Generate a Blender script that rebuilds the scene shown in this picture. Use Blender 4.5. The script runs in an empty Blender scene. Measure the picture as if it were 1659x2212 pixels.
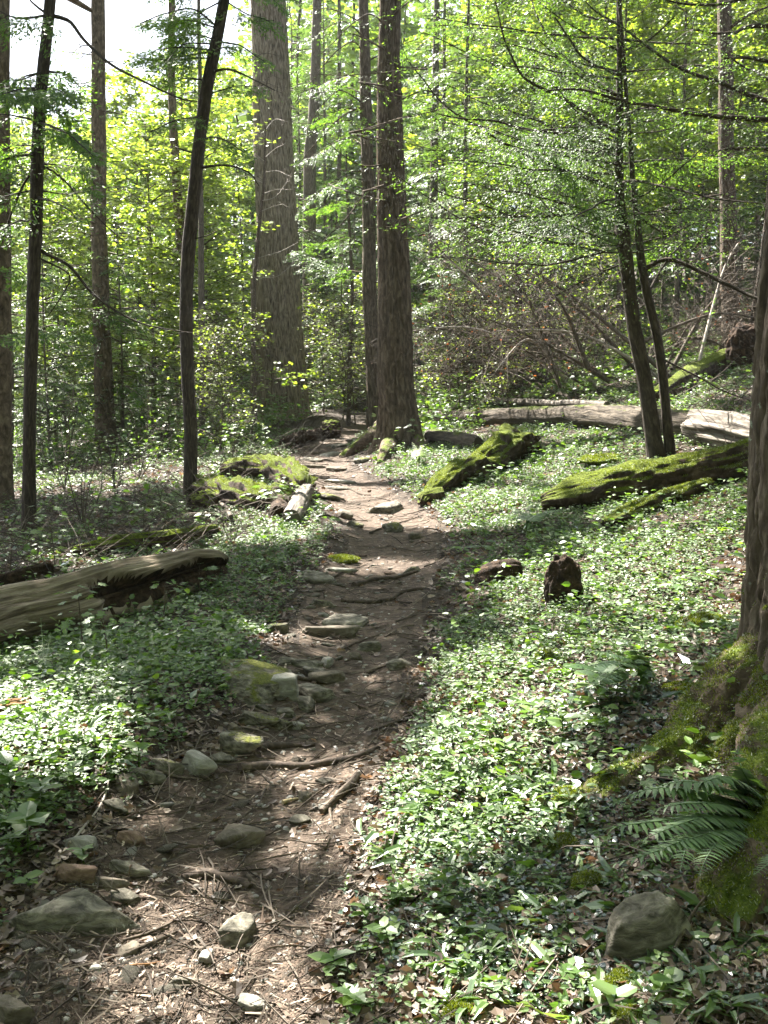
import bpy, bmesh, math, random
import numpy as np
from math import radians as R
random.seed(7)
rng = np.random.default_rng(7)
S = bpy.context.scene
COL = S.collection

# ------------------------------------------------------------------ camera
FPX, CX, CY = 2234.0, 829.5, 1106.0            # focal length and centre, in units of a 1659 x 2212 frame
PITCH = R(7.3)
CAMP = np.array([0.0, 0.0, 1.6])
cd = bpy.data.cameras.new('camera'); cam = bpy.data.objects.new('camera', cd); COL.objects.link(cam)
cam.location = CAMP; cam.rotation_euler = (R(90) - PITCH, 0, 0)
cd.sensor_fit = 'VERTICAL'; cd.sensor_height = 24; cd.sensor_width = 18; cd.lens = FPX / 2212 * 24
cd.clip_start = 0.05; cd.clip_end = 600
S.camera = cam

# ------------------------------------------------------------------ light
SUN_AZ, SUN_EL = R(-36), R(49)                   # measured from straight ahead, negative to the left
SUN = np.array([math.sin(SUN_AZ) * math.cos(SUN_EL), math.cos(SUN_AZ) * math.cos(SUN_EL), math.sin(SUN_EL)])
w = bpy.data.worlds.new('World'); S.world = w; w.use_nodes = True
nt = w.node_tree; bg = nt.nodes['Background']
sky = nt.nodes.new('ShaderNodeTexSky'); sky.sky_type = 'NISHITA'; sky.sun_disc = False
sky.sun_elevation = SUN_EL; sky.sun_rotation = SUN_AZ; sky.air_density = 1.0; sky.dust_density = 2.0; sky.ozone_density = 1.0
hsv = nt.nodes.new('ShaderNodeHueSaturation'); hsv.inputs['Saturation'].default_value = 0.6; nt.links.new(sky.outputs[0], hsv.inputs['Color']); nt.links.new(hsv.outputs[0], bg.inputs[0]); bg.inputs[1].default_value = 0.05
sl = bpy.data.lights.new('sun', 'SUN'); sl.energy = 5.0; sl.angle = R(0.5); sl.color = (1, 0.95, 0.86)
so = bpy.data.objects.new('sun', sl); COL.objects.link(so)
from mathutils import Vector
so.rotation_euler = Vector(SUN).to_track_quat('Z', 'Y').to_euler()
S.view_settings.view_transform = 'Standard'; S.view_settings.look = 'None'
S.view_settings.exposure = 2.88; S.view_settings.gamma = 1.0
cy = S.cycles
cy.use_denoising = True
cy.max_bounces = 6; cy.diffuse_bounces = 3; cy.glossy_bounces = 2; cy.transmission_bounces = 3
cy.caustics_reflective = False; cy.caustics_refractive = False
cy.sample_clamp_indirect = 6.0
cy.use_adaptive_sampling = True; cy.adaptive_threshold = 0.02
S.render.use_persistent_data = False

# ------------------------------------------------------------------ maths helpers
def nrm(a):
    a = np.asarray(a, float); return a / (np.linalg.norm(a, axis=-1, keepdims=True) + 1e-12)
def hash3(i, j, k, s):
    n = (i.astype(np.int64) * 374761393 + j.astype(np.int64) * 668265263 + k.astype(np.int64) * 2147483647 + s * 1274126177) & 0xffffffff
    n = ((n ^ (n >> 13)) * 1274126177) & 0xffffffff
    n = (n ^ (n >> 16)) & 0xffff
    return n / 65535.0
def vnoise(p, s=0):
    p = np.asarray(p, float); f = np.floor(p); i = f.astype(np.int64); t = p - f; t = t * t * (3 - 2 * t)
    r = 0
    for a in (0, 1):
        for b in (0, 1):
            for c in (0, 1):
                wgt = (t[..., 0] if a else 1 - t[..., 0]) * (t[..., 1] if b else 1 - t[..., 1]) * (t[..., 2] if c else 1 - t[..., 2])
                r = r + wgt * hash3(i[..., 0] + a, i[..., 1] + b, i[..., 2] + c, s)
    return r * 2 - 1
def fbm(p, o=4, s=0):
    p = np.asarray(p, float); r = 0; a = 0.5
    for k in range(o):
        r = r + a * vnoise(p, s + k); p = p * 2.03 + 3.1; a *= 0.5
    return r
def n2(x, y, f, o=3, s=0):
    x = np.asarray(x, float); y = np.asarray(y, float)
    return fbm(np.stack([x * f, y * f, np.zeros_like(x) + 0.37], -1), o, s)
def sstep(a, b, x):
    t = np.clip((x - a) / (b - a), 0, 1); return t * t * (3 - 2 * t)
FWD = np.array([0, math.cos(PITCH), -math.sin(PITCH)]); UP = np.array([0, math.sin(PITCH), math.cos(PITCH)]); RT = np.array([1.0, 0, 0])
def ray(u, v):
    return RT * ((u - CX) / FPX) + FWD + UP * ((CY - v) / FPX)
def pt(u, v, depth):
    d = ray(u, v); return CAMP + d * (depth / d[1])
def project(P):
    q = np.asarray(P, float) - CAMP; z = np.maximum(q @ FWD, 1e-3)
    return CX + FPX * (q @ RT) / z, CY - FPX * (q @ UP) / z

# ------------------------------------------------------------------ terrain
SLOPE = math.tan(R(1.5))
def plane_hit(u, v):
    d = ray(u, v); t = -CAMP[2] / (d[2] - SLOPE * d[1]); return CAMP + d * t
TR = [(2400, -140, 640), (2212, -60, 660), (2000, 20, 690), (1850, 170, 740), (1750, 260, 760), (1650, 400, 810), (1550, 530, 860), (1450, 610, 890),
      (1350, 620, 905), (1250, 690, 930), (1170, 745, 950), (1110, 735, 920), (1060, 690, 840), (1010, 640, 765), (970, 645, 735), (945, 680, 770), (925, 715, 800), (912, 740, 815)]
_y, _l, _r = [], [], []
for v, a, b in TR:
    p = plane_hit((a + b) / 2, v); _y.append(p[1]); _l.append((a - CX) / FPX * p[1]); _r.append((b - CX) / FPX * p[1])
_y, _l, _r = map(np.array, (_y, _l, _r))
def trail_edges(y):
    return np.interp(y, _y, _l), np.interp(y, _y, _r)
def lateral(x, y):
    l, r = trail_edges(y); return np.minimum(0, x - l), np.maximum(0, x - r)     # metres left / right of the trail
def trail_in(x, y):                                                             # signed distance inside the trail (positive inside)
    l, r = trail_edges(y)
    return np.minimum(x - l, r - x)
def terr(x, y):
    x = np.asarray(x, float); y = np.asarray(y, float)
    dl, dr = lateral(x, y)
    z = SLOPE * np.clip(y, -10, 26) + 0.012 * np.clip(y - 26, 0, 200)
    z = z + np.where(dr < 8, 0.235 * dr - 0.02 * np.exp(-dr * 2), 1.88 + 0.13 * (dr - 8)) * sstep(0, 0.3, dr) * (1 - 0.25 * np.exp(-((dr - 1.5) ** 2)) )
    dl = -dl
    z = z + 0.05 * sstep(0.0, 0.35, dl) - 0.11 * np.clip(dl - 0.5, 0, 9) * (1 - 0.4 * sstep(5, 12, dl))
    z = z + 0.10 * np.clip(y - 38, 0, 150) * sstep(30, 50, y)                    # the far hillside
    ti = trail_in(x, y)
    z = z - 0.035 * sstep(0, 0.25, ti) * (y < 24)
    off = sstep(0.1, -0.25, ti)
    z = z + 0.10 * n2(x, y, 0.5, 3, 5) * off + 0.035 * n2(x, y, 2.4, 3, 9) * (0.45 + 0.55 * off)
    z = z + 0.012 * n2(x, y, 11, 2, 21)
    return z
def at(u, v):
    d = ray(u, v); t = np.concatenate([np.arange(1.2, 30, 0.02), np.arange(30, 120, 0.2)])
    P = CAMP + d[None] * t[:, None]; g = terr(P[:, 0], P[:, 1]) - P[:, 2]
    k = np.argmax(g > 0)
    if g[k] <= 0: k = len(t) - 1
    p = CAMP + d * t[k]; p[2] = terr(p[0], p[1]); return p
def gz(x, y): return float(terr(np.array([x]), np.array([y]))[0])
def gnormal(x, y, e=0.03):
    zx = terr(x + e, y) - terr(x - e, y); zy = terr(x, y + e) - terr(x, y - e)
    return nrm(np.stack([-zx, -zy, np.full_like(zx, 2 * e)], -1))

# sun patches wanted on the ground (frame units); sprays overhead are placed around them
LIT = [(440, 1985, 170, 60, .2, 1), (480, 2100, 190, 90, .3, 1), (570, 2190, 150, 60, 0, 1), (130, 1640, 170, 130, .35, 1), (30, 1560, 120, 70, 0, .9), (250, 1690, 60, 60, 0, .6),
       (900, 1800, 220, 120, -.25, 1), (720, 1710, 110, 60, .2, 1), (1080, 1720, 190, 130, -.5, .95), (640, 1670, 130, 28, .1, .9),
       (1230, 1480, 280, 150, -.4, .8), (1480, 1250, 260, 150, -.3, .85), (1250, 1320, 200, 110, -.2, .7), (1560, 1100, 120, 90, 0, .8), (1500, 1400, 160, 90, 0, .7), (1010, 1580, 130, 90, -.6, .7),
       (760, 1060, 140, 60, .35, 1), (1080, 1040, 260, 90, -.1, 1), (1290, 960, 180, 50, 0, .9), (700, 985, 110, 35, 0, 1), (1000, 1120, 180, 30, 0, 1), (760, 1115, 60, 25, .2, 1),
       (580, 1150, 150, 45, 0, .75), (640, 1385, 90, 26, .1, .9), (830, 1430, 110, 50, .1, .75), (780, 1340, 90, 30, 0, .5), (800, 1220, 110, 22, 0, .7), (850, 1490, 60, 28, 0, .5),
       (1250, 2150, 400, 70, -.05, .9), (1560, 2170, 140, 60, 0, .8), (1650, 1600, 60, 120, 0, .5), (1430, 1620, 100, 60, 0, .55), (1240, 1700, 45, 60, 0, .8), (1590, 1690, 80, 30, 0, .8),
       (330, 1255, 200, 45, -.3, .65), (560, 1060, 160, 60, 0, .8), (420, 1160, 120, 50, 0, .5), (200, 1180, 120, 50, 0, .45), (1570, 1500, 70, 60, 0, .6), (1420, 1035, 300, 60, -.15, 1), (1500, 1090, 200, 50, -.1, 1), (1500, 930, 180, 40, 0, .7)]
DARK = [(130, 1120, 150, 50, 0), (1600, 1545, 110, 120, 0), (1490, 2070, 190, 85, 0), (1420, 1985, 150, 100, 0), (1080, 1965, 330, 75, .08), (420, 1740, 330, 85, .72), (280, 1440, 260, 105, .3), (90, 2080, 200, 110, .25), (1450, 1800, 170, 120, 0), (800, 1560, 200, 55, 0), (1360, 1505, 90, 40, 0), (1530, 1440, 80, 40, 0), (60, 1850, 130, 90, 0), (830, 1290, 130, 26, 0), (800, 1180, 120, 16, .15)]
def litness(x, y):
    P = np.stack([x, y, terr(x, y)], -1); u, v = project(P); m = np.zeros_like(u)
    for cx, cy_, rx, ry, ro, wt in LIT:
        a = (u - cx) * math.cos(ro) + (v - cy_) * math.sin(ro); b = -(u - cx) * math.sin(ro) + (v - cy_) * math.cos(ro)
        q = np.sqrt((a / rx) ** 2 + (b / ry) ** 2)
        m = np.maximum(m, wt * sstep(1.25, 0.75, q))
    m = np.maximum(m, .8 * sstep(11.5, 14, y)); m = np.maximum(m, .9 * sstep(1640, 1720, u) * sstep(1380, 1300, v)); m = np.maximum(m, .6 * sstep(20, -80, u) * sstep(1300, 1200, v))
    for cx, cy_, rx, ry, ro in DARK:
        a = (u - cx) * math.cos(ro) + (v - cy_) * math.sin(ro); b = -(u - cx) * math.sin(ro) + (v - cy_) * math.cos(ro)
        m = m * (1 - sstep(1.15, .8, np.sqrt((a / rx) ** 2 + (b / ry) ** 2)))
    return m
def sun_ground(P):                                  # where the sun ray through a point meets the ground
    q = np.array(P, float)
    for _ in range(3):
        t = (q[:, 2] - terr(q[:, 0], q[:, 1])) / SUN[2]; q = q - SUN[None] * t[:, None]
    return q

# ------------------------------------------------------------------ mesh helpers
class MB:
    def __init__(s): s.V, s.Q, s.T, s.n, s.UQ = [], [], [], 0, []
    def add(s, V, Q=None, T=None, UQ=None):
        V = np.asarray(V, float).reshape(-1, 3); s.V.append(V)
        if Q is not None and len(Q):
            s.Q.append(np.asarray(Q, np.int64).reshape(-1, 4) + s.n)
            s.UQ.append(np.zeros((len(s.Q[-1]), 4, 2)) if UQ is None else UQ)
        if T is not None and len(T): s.T.append(np.asarray(T, np.int64).reshape(-1, 3) + s.n)
        s.n += len(V); return s
    def verts(s): return np.concatenate(s.V) if s.V else np.zeros((0, 3))
    def quads(s): return np.concatenate(s.Q) if s.Q else np.zeros((0, 4), np.int64)
    def tris(s): return np.concatenate(s.T) if s.T else np.zeros((0, 3), np.int64)
    def mesh(s, name, origin=(0, 0, 0), smooth=True, mats=()):
        V = s.verts() - np.asarray(origin, float); Q = s.quads(); T = s.tris()
        me = bpy.data.meshes.new(name)
        me.vertices.add(len(V)); me.vertices.foreach_set('co', V.astype(np.float32).ravel())
        nl = len(Q) * 4 + len(T) * 3
        me.loops.add(nl); me.loops.foreach_set('vertex_index', np.concatenate([Q.ravel(), T.ravel()]).astype(np.int32))
        npoly = len(Q) + len(T); me.polygons.add(npoly)
        st = np.concatenate([np.arange(len(Q)) * 4, len(Q) * 4 + np.arange(len(T)) * 3]).astype(np.int32)
        me.polygons.foreach_set('loop_start', st)
        me.polygons.foreach_set('use_smooth', np.full(npoly, smooth, bool))
        if s.UQ and len(Q):
            uv = me.uv_layers.new(name='UVMap')
            U = np.concatenate([np.concatenate(s.UQ).reshape(-1, 2), np.zeros((len(T) * 3, 2))])
            uv.data.foreach_set('uv', U.astype(np.float32).ravel())
        me.update(calc_edges=True)
        for m in mats: me.materials.append(m)
        return me
def obj(name, mb, mat, parent=None, origin=(0, 0, 0), smooth=True):
    me = mb.mesh(name, origin, smooth, [mat]); o = bpy.data.objects.new(name, me); COL.objects.link(o)
    if parent is not None: o.parent = parent
    else: o.location = origin
    return o
def tag(o, label=None, cat=None, group=None, kind=None):
    if label: o['label'] = label
    if cat: o['category'] = cat
    if group: o['group'] = group
    if kind: o['kind'] = kind
    return o
def thing(name, label, cat, loc, group=None):
    o = bpy.data.objects.new(name, None); COL.objects.link(o); o.location = loc; o.empty_display_size = 0.1
    return tag(o, label, cat, group)
def copy_tree(root, loc, rotz=0, scale=1.0, label=None, group=None):
    def cp(o, par):
        c = o.copy(); COL.objects.link(c)
        if par is not None: c.parent = par
        for ch in list(o.children): cp(ch, c)
        return c
    r = cp(root, None); r.location = loc; r.rotation_euler = (0, 0, rotz); r.scale = (scale,) * 3
    if label: r['label'] = label
    if group: r['group'] = group
    return r

def resample(P, step, rad=None):
    P = np.asarray(P, float); L = np.concatenate([[0], np.cumsum(np.linalg.norm(np.diff(P, axis=0), axis=1))])
    n = max(2, int(L[-1] / step) + 1); s = np.linspace(0, L[-1], n)
    # smooth (Catmull-Rom through the points)
    out = np.zeros((n, 3)); idx = np.clip(np.searchsorted(L, s, side='right') - 1, 0, len(P) - 2)
    p0 = P[np.maximum(idx - 1, 0)]; p1 = P[idx]; p2 = P[idx + 1]; p3 = P[np.minimum(idx + 2, len(P) - 1)]
    t = ((s - L[idx]) / np.maximum(L[idx + 1] - L[idx], 1e-9))[:, None]
    out = 0.5 * (2 * p1 + (p2 - p0) * t + (2 * p0 - 5 * p1 + 4 * p2 - p3) * t ** 2 + (3 * p1 - p0 - 3 * p2 + p3) * t ** 3)
    if rad is None: return out
    return out, np.interp(s, L, np.asarray(rad, float))
def frames(P):
    T = nrm(np.gradient(P, axis=0)); ref = np.array([0, 1.0, 0])
    if abs(np.mean(T @ ref)) > 0.8: ref = np.array([0, 0, 1.0]) if abs(np.mean(T[:, 2])) < 0.8 else np.array([1.0, 0, 0])
    A = nrm(ref[None] - T * (T @ ref)[:, None]); B = np.cross(T, A)
    return T, A, B
def tube(mb, P, rad, sides=8, disp=None, cap=True):
    P = np.asarray(P, float); n = len(P); rad = np.broadcast_to(np.asarray(rad, float), (n,))
    T, A, B = frames(P)
    th = np.linspace(0, 2 * math.pi, sides + 1)
    L = np.concatenate([[0], np.cumsum(np.linalg.norm(np.diff(P, axis=0), axis=1))])
    D = A[:, None] * np.cos(th)[None, :, None] + B[:, None] * np.sin(th)[None, :, None]
    r = np.repeat(rad[:, None], sides + 1, 1)
    if disp is not None:
        r = r + disp(P, L, th, rad); r[:, -1] = r[:, 0]
    V = P[:, None] + D * r[..., None]
    i = np.arange(n - 1)[:, None] * (sides + 1); j = np.arange(sides)[None]
    a = i + j; Q = np.stack([a, a + 1, a + sides + 2, a + sides + 1], -1).reshape(-1, 4)
    rm = float(np.mean(rad)); U = (th * rm)
    uq = np.stack([np.stack([np.broadcast_to(U[:-1], (n - 1, sides)), np.repeat(L[:-1, None], sides, 1)], -1), np.stack([np.broadcast_to(U[1:], (n - 1, sides)), np.repeat(L[:-1, None], sides, 1)], -1),
                   np.stack([np.broadcast_to(U[1:], (n - 1, sides)), np.repeat(L[1:, None], sides, 1)], -1), np.stack([np.broadcast_to(U[:-1], (n - 1, sides)), np.repeat(L[1:, None], sides, 1)], -1)], 2).reshape(-1, 4, 2)
    mb.add(V.reshape(-1, 3), Q, None, uq)
    if cap:
        for k, fl in ((0, True), (n - 1, False)):
            ring = V[k, :-1]; c = ring.mean(0); m = len(ring); idx = np.arange(m)
            tri = np.stack([np.full(m, m), (idx + 1) % m, idx], -1) if fl else np.stack([np.full(m, m), idx, (idx + 1) % m], -1)
            mb.add(np.vstack([ring, c]), None, tri)
    return V
def thin_tubes(mb, A, B, ra, rb=None, bend=None, seg=2):
    """many straight or slightly bent three-sided twigs at once"""
    A = np.asarray(A, float); B = np.asarray(B, float); n = len(A)
    if n == 0: return
    ra = np.broadcast_to(ra, (n,)); rb = ra * 0.4 if rb is None else np.broadcast_to(rb, (n,))
    d = nrm(B - A); ref = np.where(np.abs(d[:, 2:3]) > 0.9, np.array([[1.0, 0, 0]]), np.array([[0, 0, 1.0]])); X = nrm(np.cross(d, ref)); Y = np.cross(d, X)
    off = np.zeros((n, 3)) if bend is None else bend
    rows = []
    for k in range(seg + 1):
        t = k / seg; c = A * (1 - t) + B * t + off * (4 * t * (1 - t)); r = (ra * (1 - t) + rb * t)[:, None]
        for q in range(3):
            a = q * 2.0944; rows.append(c + X * r * math.cos(a) + Y * r * math.sin(a))
    V = np.stack(rows, 1); m = 3 * (seg + 1); Q = []
    for k in range(seg):
        for q in range(3):
            Q.append([k * 3 + q, k * 3 + (q + 1) % 3, k * 3 + 3 + (q + 1) % 3, k * 3 + 3 + q])
    Q = np.array(Q)[None] + (np.arange(n) * m)[:, None, None]
    mb.add(V.reshape(-1, 3), Q.reshape(-1, 4))
def scatter(mb, tv, tq, tt, P, X, N, S_):
    """copies of a template leaf: P position, X the leaf's long axis, N its normal, S size"""
    P = np.asarray(P, float); n = len(P)
    if n == 0: return
    X = nrm(X); N = nrm(N - X * np.sum(N * X, -1, keepdims=True)); Y = np.cross(N, X)
    S_ = np.asarray(S_, float); S_ = np.repeat(S_[:, None], 3, 1) if S_.ndim == 1 else S_
    tv = np.asarray(tv, float); ts = tv[None] * S_[:, None, :]
    V = P[:, None] + ts[..., 0:1] * X[:, None] + ts[..., 1:2] * Y[:, None] + ts[..., 2:3] * N[:, None]
    m = len(tv); o = (np.arange(n) * m)[:, None, None]
    mb.add(V.reshape(-1, 3), None if tq is None else (np.array(tq)[None] + o).reshape(-1, 4), None if tt is None else (np.array(tt)[None] + o).reshape(-1, 3))
# leaf templates: x along the leaf, y across, z up
LANCE = ([(0, 0, 0), (.35, .17, .04), (.35, -.17, .04), (.42, 0, .0), (1, 0, -.06)], None, [(0, 3, 1), (0, 2, 3), (1, 3, 4), (3, 2, 4)])
OVATE = ([(0, 0, 0), (.2, .27, .05), (.2, -.27, .05), (.6, .27, .04), (.6, -.27, .04), (1, 0, -.08), (.4, 0, 0)], None, [(0, 6, 1), (0, 2, 6), (1, 6, 3), (2, 4, 6), (3, 6, 5), (6, 4, 5)])
ROUND = ([(0, 0, 0), (.25, .42, .05), (.25, -.42, .05), (.75, .40, .05), (.75, -.40, .05), (1.0, 0, -.03)], [(0, 2, 4, 5), (0, 5, 3, 1)], None)
NEEDLE = ([(0, 0, 0), (.5, .17, 0), (1, 0, 0), (.5, -.17, 0)], [(0, 3, 2, 1)], None)
BLADE = ([(0, -.02, 0), (0, .02, 0), (.3, -.09, .16), (.3, .09, .16), (.3, 0, .13), (.65, -.08, .17), (.65, .08, .17), (.65, 0, .14), (1, 0, .0)], [(0, 2, 4, 1), (2, 5, 7, 4), (4, 7, 6, 3)], [(1, 4, 3), (5, 8, 7), (7, 8, 6)])
def maple_template():
    ang = [180, 150, 118, 105, 88, 70, 58, 45, 30, 18, 0]; rad = [.12, .42, .62, .42, .72, .50, .62, .9, .55, .62, 1.0]
    L = [(r * math.cos(R(a)), r * math.sin(R(a)) * 1.0, -.10 * r * r + .05 * abs(math.sin(R(a)))) for a, r in zip(ang, rad)]
    Rr = [(x, -y, z) for x, y, z in L[1:-1]][::-1]
    pts = L + Rr; n = len(pts); pts = [(x * .55 + .12, y * .55, z * .55) for x, y, z in pts] + [(.12, 0, .0)]
    return (pts, None, [(n, (k + 1) % n, k) for k in range(n)])
MAPLE = maple_template()
LITTER = ([(0, 0, 0), (.25, .3, .10), (.3, -.26, .02), (.55, .16, .02), (.7, .34, .14), (.68, -.33, .10), (1, .02, .10), (.5, 0, -.02)], None, [(0, 7, 1), (0, 2, 7), (1, 7, 3), (3, 7, 4), (7, 6, 4), (7, 5, 6), (2, 5, 7)])
CHIP = ([(0, -.5, 0), (1, -.32, .0), (1, .3, .12), (0, .5, .1), (.5, 0, .25)], None, [(0, 1, 4), (1, 2, 4), (2, 3, 4), (3, 0, 4)])
def rand_unit(n): return nrm(rng.normal(size=(n, 3)))
def yaw(n):
    a = rng.uniform(0, 2 * math.pi, n); return np.stack([np.cos(a), np.sin(a), np.zeros(n)], -1)

# ------------------------------------------------------------------ materials
def new_mat(name):
    m = bpy.data.materials.new(name); m.use_nodes = True; t = m.node_tree; t.nodes.clear()
    out = t.nodes.new('ShaderNodeOutputMaterial'); return m, t, out
def N(t, typ, **k):
    n = t.nodes.new(typ)
    for a, b in k.items(): setattr(n, a, b)
    return n
def ramp(t, fac, stops):
    r = N(t, 'ShaderNodeValToRGB'); e = r.color_ramp.elements
    while len(e) < len(stops): e.new(0.5)
    for i, (p, c) in enumerate(stops): e[i].position = p; e[i].color = (*c, 1)
    t.links.new(fac, r.inputs[0]); return r.outputs[0]
def noise(t, vec, scale, detail=4, rough=0.6, dist=0.0):
    n = N(t, 'ShaderNodeTexNoise'); n.inputs['Scale'].default_value = scale; n.inputs['Detail'].default_value = detail
    n.inputs['Roughness'].default_value = rough; n.inputs['Distortion'].default_value = dist
    if vec is not None: t.links.new(vec, n.inputs['Vector'])
    return n.outputs['Fac']
def mapping(t, src, scale):
    m = N(t, 'ShaderNodeMapping'); m.inputs['Scale'].default_value = scale; t.links.new(src, m.inputs['Vector']); return m.outputs[0]
def math_n(t, op, a, b=None, clamp=False):
    n = N(t, 'ShaderNodeMath', operation=op, use_clamp=clamp)
    for i, x in enumerate((a, b)):
        if x is None: continue
        if isinstance(x, (int, float)): n.inputs[i].default_value = x
        else: t.links.new(x, n.inputs[i])
    return n.outputs[0]
def mixc(t, fac, a, b):
    n = N(t, 'ShaderNodeMix', data_type='RGBA')
    for s, x in ((n.inputs[0], fac), (n.inputs[6], a), (n.inputs[7], b)):
        if isinstance(x, (int, float)): s.default_value = x
        elif isinstance(x, tuple): s.default_value = (*x, 1)
        else: t.links.new(x, s)
    return n.outputs[2]
def leaf_mat(name, stops, trans=0.5, gloss=0.08, rough=0.35, tcol=None, fres=0.3):
    """thin leaf: diffuse + translucent + a waxy coat; every leaf takes its own tint"""
    m, t, out = new_mat(name); g = N(t, 'ShaderNodeNewGeometry')
    c = ramp(t, g.outputs['Random Per Island'], stops)
    d = N(t, 'ShaderNodeBsdfDiffuse'); t.links.new(c, d.inputs[0])
    tr = N(t, 'ShaderNodeBsdfTranslucent')
    hs = N(t, 'ShaderNodeMix', data_type='RGBA', blend_type='MULTIPLY'); hs.inputs[0].default_value = 1; t.links.new(c, hs.inputs[6]); hs.inputs[7].default_value = (*(tcol or (1.5, 1.5, 0.6)), 1)
    t.links.new(hs.outputs[2], tr.inputs[0])
    mx = N(t, 'ShaderNodeMixShader'); mx.inputs[0].default_value = trans; t.links.new(d.outputs[0], mx.inputs[1]); t.links.new(tr.outputs[0], mx.inputs[2])
    gl = N(t, 'ShaderNodeBsdfGlossy'); gl.inputs['Roughness'].default_value = rough; gl.inputs['Color'].default_value = (1, 1, 1, 1)
    fr = N(t, 'ShaderNodeLayerWeight'); fr.inputs[0].default_value = 0.25
    f2 = math_n(t, 'MULTIPLY_ADD', fr.outputs['Fresnel'], fres); t.nodes[-1].inputs[2].default_value = gloss
    m2 = N(t, 'ShaderNodeMixShader'); t.links.new(f2, m2.inputs[0]); t.links.new(mx.outputs[0], m2.inputs[1]); t.links.new(gl.outputs[0], m2.inputs[2])
    t.links.new(m2.outputs[0], out.inputs[0]); return m
def surf_mat(name, stops, scale=(6, 6, 6), detail=6, rough=0.85, bump=0.4, bdist=0.02, coord='Object', moss=None, spec=0.3, second=None, ndist=0.6, island=0.0, lichen=None):
    m, t, out = new_mat(name); b = N(t, 'ShaderNodeBsdfPrincipled'); tc = N(t, 'ShaderNodeTexCoord')
    v = mapping(t, tc.outputs[coord], scale); f = noise(t, v, 1.0, detail, 0.62, ndist)
    if island:
        g0 = N(t, 'ShaderNodeNewGeometry'); f = math_n(t, 'ADD', math_n(t, 'MULTIPLY', f, 1 - island), math_n(t, 'MULTIPLY', g0.outputs['Random Per Island'], island))
    c = ramp(t, f, stops)
    if second:
        f2 = noise(t, tc.outputs[coord], second[0], 3, 0.5); c = mixc(t, math_n(t, 'MULTIPLY', ramp(t, f2, [(second[2], (0, 0, 0)), (second[3], (1, 1, 1))]), second[4] if len(second) > 4 else 1.0), c, second[1])
    if lichen:
        fl = noise(t, tc.outputs[coord], lichen[0], 5, 0.7); c = mixc(t, ramp(t, fl, [(lichen[2], (0, 0, 0)), (lichen[2] + .03, (1, 1, 1))]), c, lichen[1])
    h = f
    if moss:
        g = N(t, 'ShaderNodeNewGeometry'); sp = N(t, 'ShaderNodeSeparateXYZ'); t.links.new(g.outputs['Normal'], sp.inputs[0])
        nn = noise(t, tc.outputs['Object'], moss.get('scale', 5), 5, 0.65)
        k = math_n(t, 'ADD', math_n(t, 'MULTIPLY', sp.outputs[2], moss.get('up', 0.5)), nn)
        k = ramp(t, math_n(t, 'MULTIPLY', k, 0.6), [(moss['at'], (0, 0, 0)), (moss['at'] + .07, (1, 1, 1))])
        mn = noise(t, tc.outputs['Object'], 70, 4, 0.7); mc = ramp(t, mn, [(.3, moss.get('c1', (.035, .055, .006))), (.55, moss.get('c2', (.11, .15, .015))), (.75, moss.get('c3', (.20, .24, .03)))])
        c = mixc(t, k, c, mc); h = math_n(t, 'ADD', h, math_n(t, 'MULTIPLY', math_n(t, 'MULTIPLY', k, mn), 1.3))
    t.links.new(c, b.inputs['Base Color']); b.inputs['Roughness'].default_value = rough; b.inputs['Specular IOR Level'].default_value = spec
    bp = N(t, 'ShaderNodeBump'); bp.inputs['Strength'].default_value = bump; bp.inputs['Distance'].default_value = bdist
    t.links.new(h, bp.inputs['Height']); t.links.new(bp.outputs[0], b.inputs['Normal']); t.links.new(b.outputs[0], out.inputs[0]); return m

M = {}
M['soil'] = surf_mat('forest_soil', [(.3, (.014, .010, .007)), (.5, (.036, .025, .017)), (.7, (.075, .055, .038))], (14, 14, 14), 8, .95, .7, .03)
M['dirt'] = surf_mat('trodden_dirt', [(.28, (.030, .020, .014)), (.5, (.085, .060, .043)), (.7, (.17, .128, .096))], (22, 22, 22), 10, .95, .9, .02, second=(2.2, (.06, .045, .036), .45, .7, .6))
M['bark_big'] = surf_mat('ridged_grey_brown_bark', [(.32, (.055, .043, .030)), (.48, (.22, .175, .125)), (.64, (.40, .33, .245))], (40, 5, 1), 9, .95, 1.0, .06, 'UV', moss=dict(at=.56, up=.1, scale=1.2, c2=(.10, .11, .04), c3=(.15, .15, .06)))
M['bark_brown'] = surf_mat('furrowed_brown_bark', [(.30, (.028, .020, .014)), (.5, (.10, .074, .052)), (.68, (.21, .165, .12))], (36, 6, 1), 9, .95, 1.0, .06, 'UV')
M['bark_dark'] = surf_mat('dark_smooth_bark', [(.3, (.016, .012, .009)), (.5, (.045, .034, .025)), (.7, (.095, .075, .055))], (60, 9, 1), 6, .9, .7, .02, 'UV')
M['bark_mid'] = surf_mat('grey_brown_bark', [(.3, (.05, .04, .03)), (.5, (.115, .095, .075)), (.7, (.2, .17, .14))], (60, 9, 1), 5, .9, .7, .02, 'UV')
M['bark_patch'] = surf_mat('flaky_patched_bark', [(.3, (.035, .026, .018)), (.5, (.12, .09, .062)), (.7, (.26, .2, .14))], (26, 9, 1), 7, .95, .9, .03, 'UV')
M['bark_near'] = surf_mat('rough_mossy_bark', [(.28, (.026, .019, .013)), (.5, (.095, .073, .053)), (.7, (.21, .17, .13))], (30, 30, 9), 8, .95, .9, .015, 'Object', moss=dict(at=.50, up=.45, scale=3.5), lichen=(9, (.24, .28, .22), .66))
M['moss_bark'] = surf_mat('moss_covered_bark', [(.3, (.028, .02, .013)), (.5, (.09, .064, .044)), (.7, (.18, .14, .1))], (20, 20, 20), 8, .95, .9, .02, 'Object', moss=dict(at=.50, up=.45, scale=6))
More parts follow.
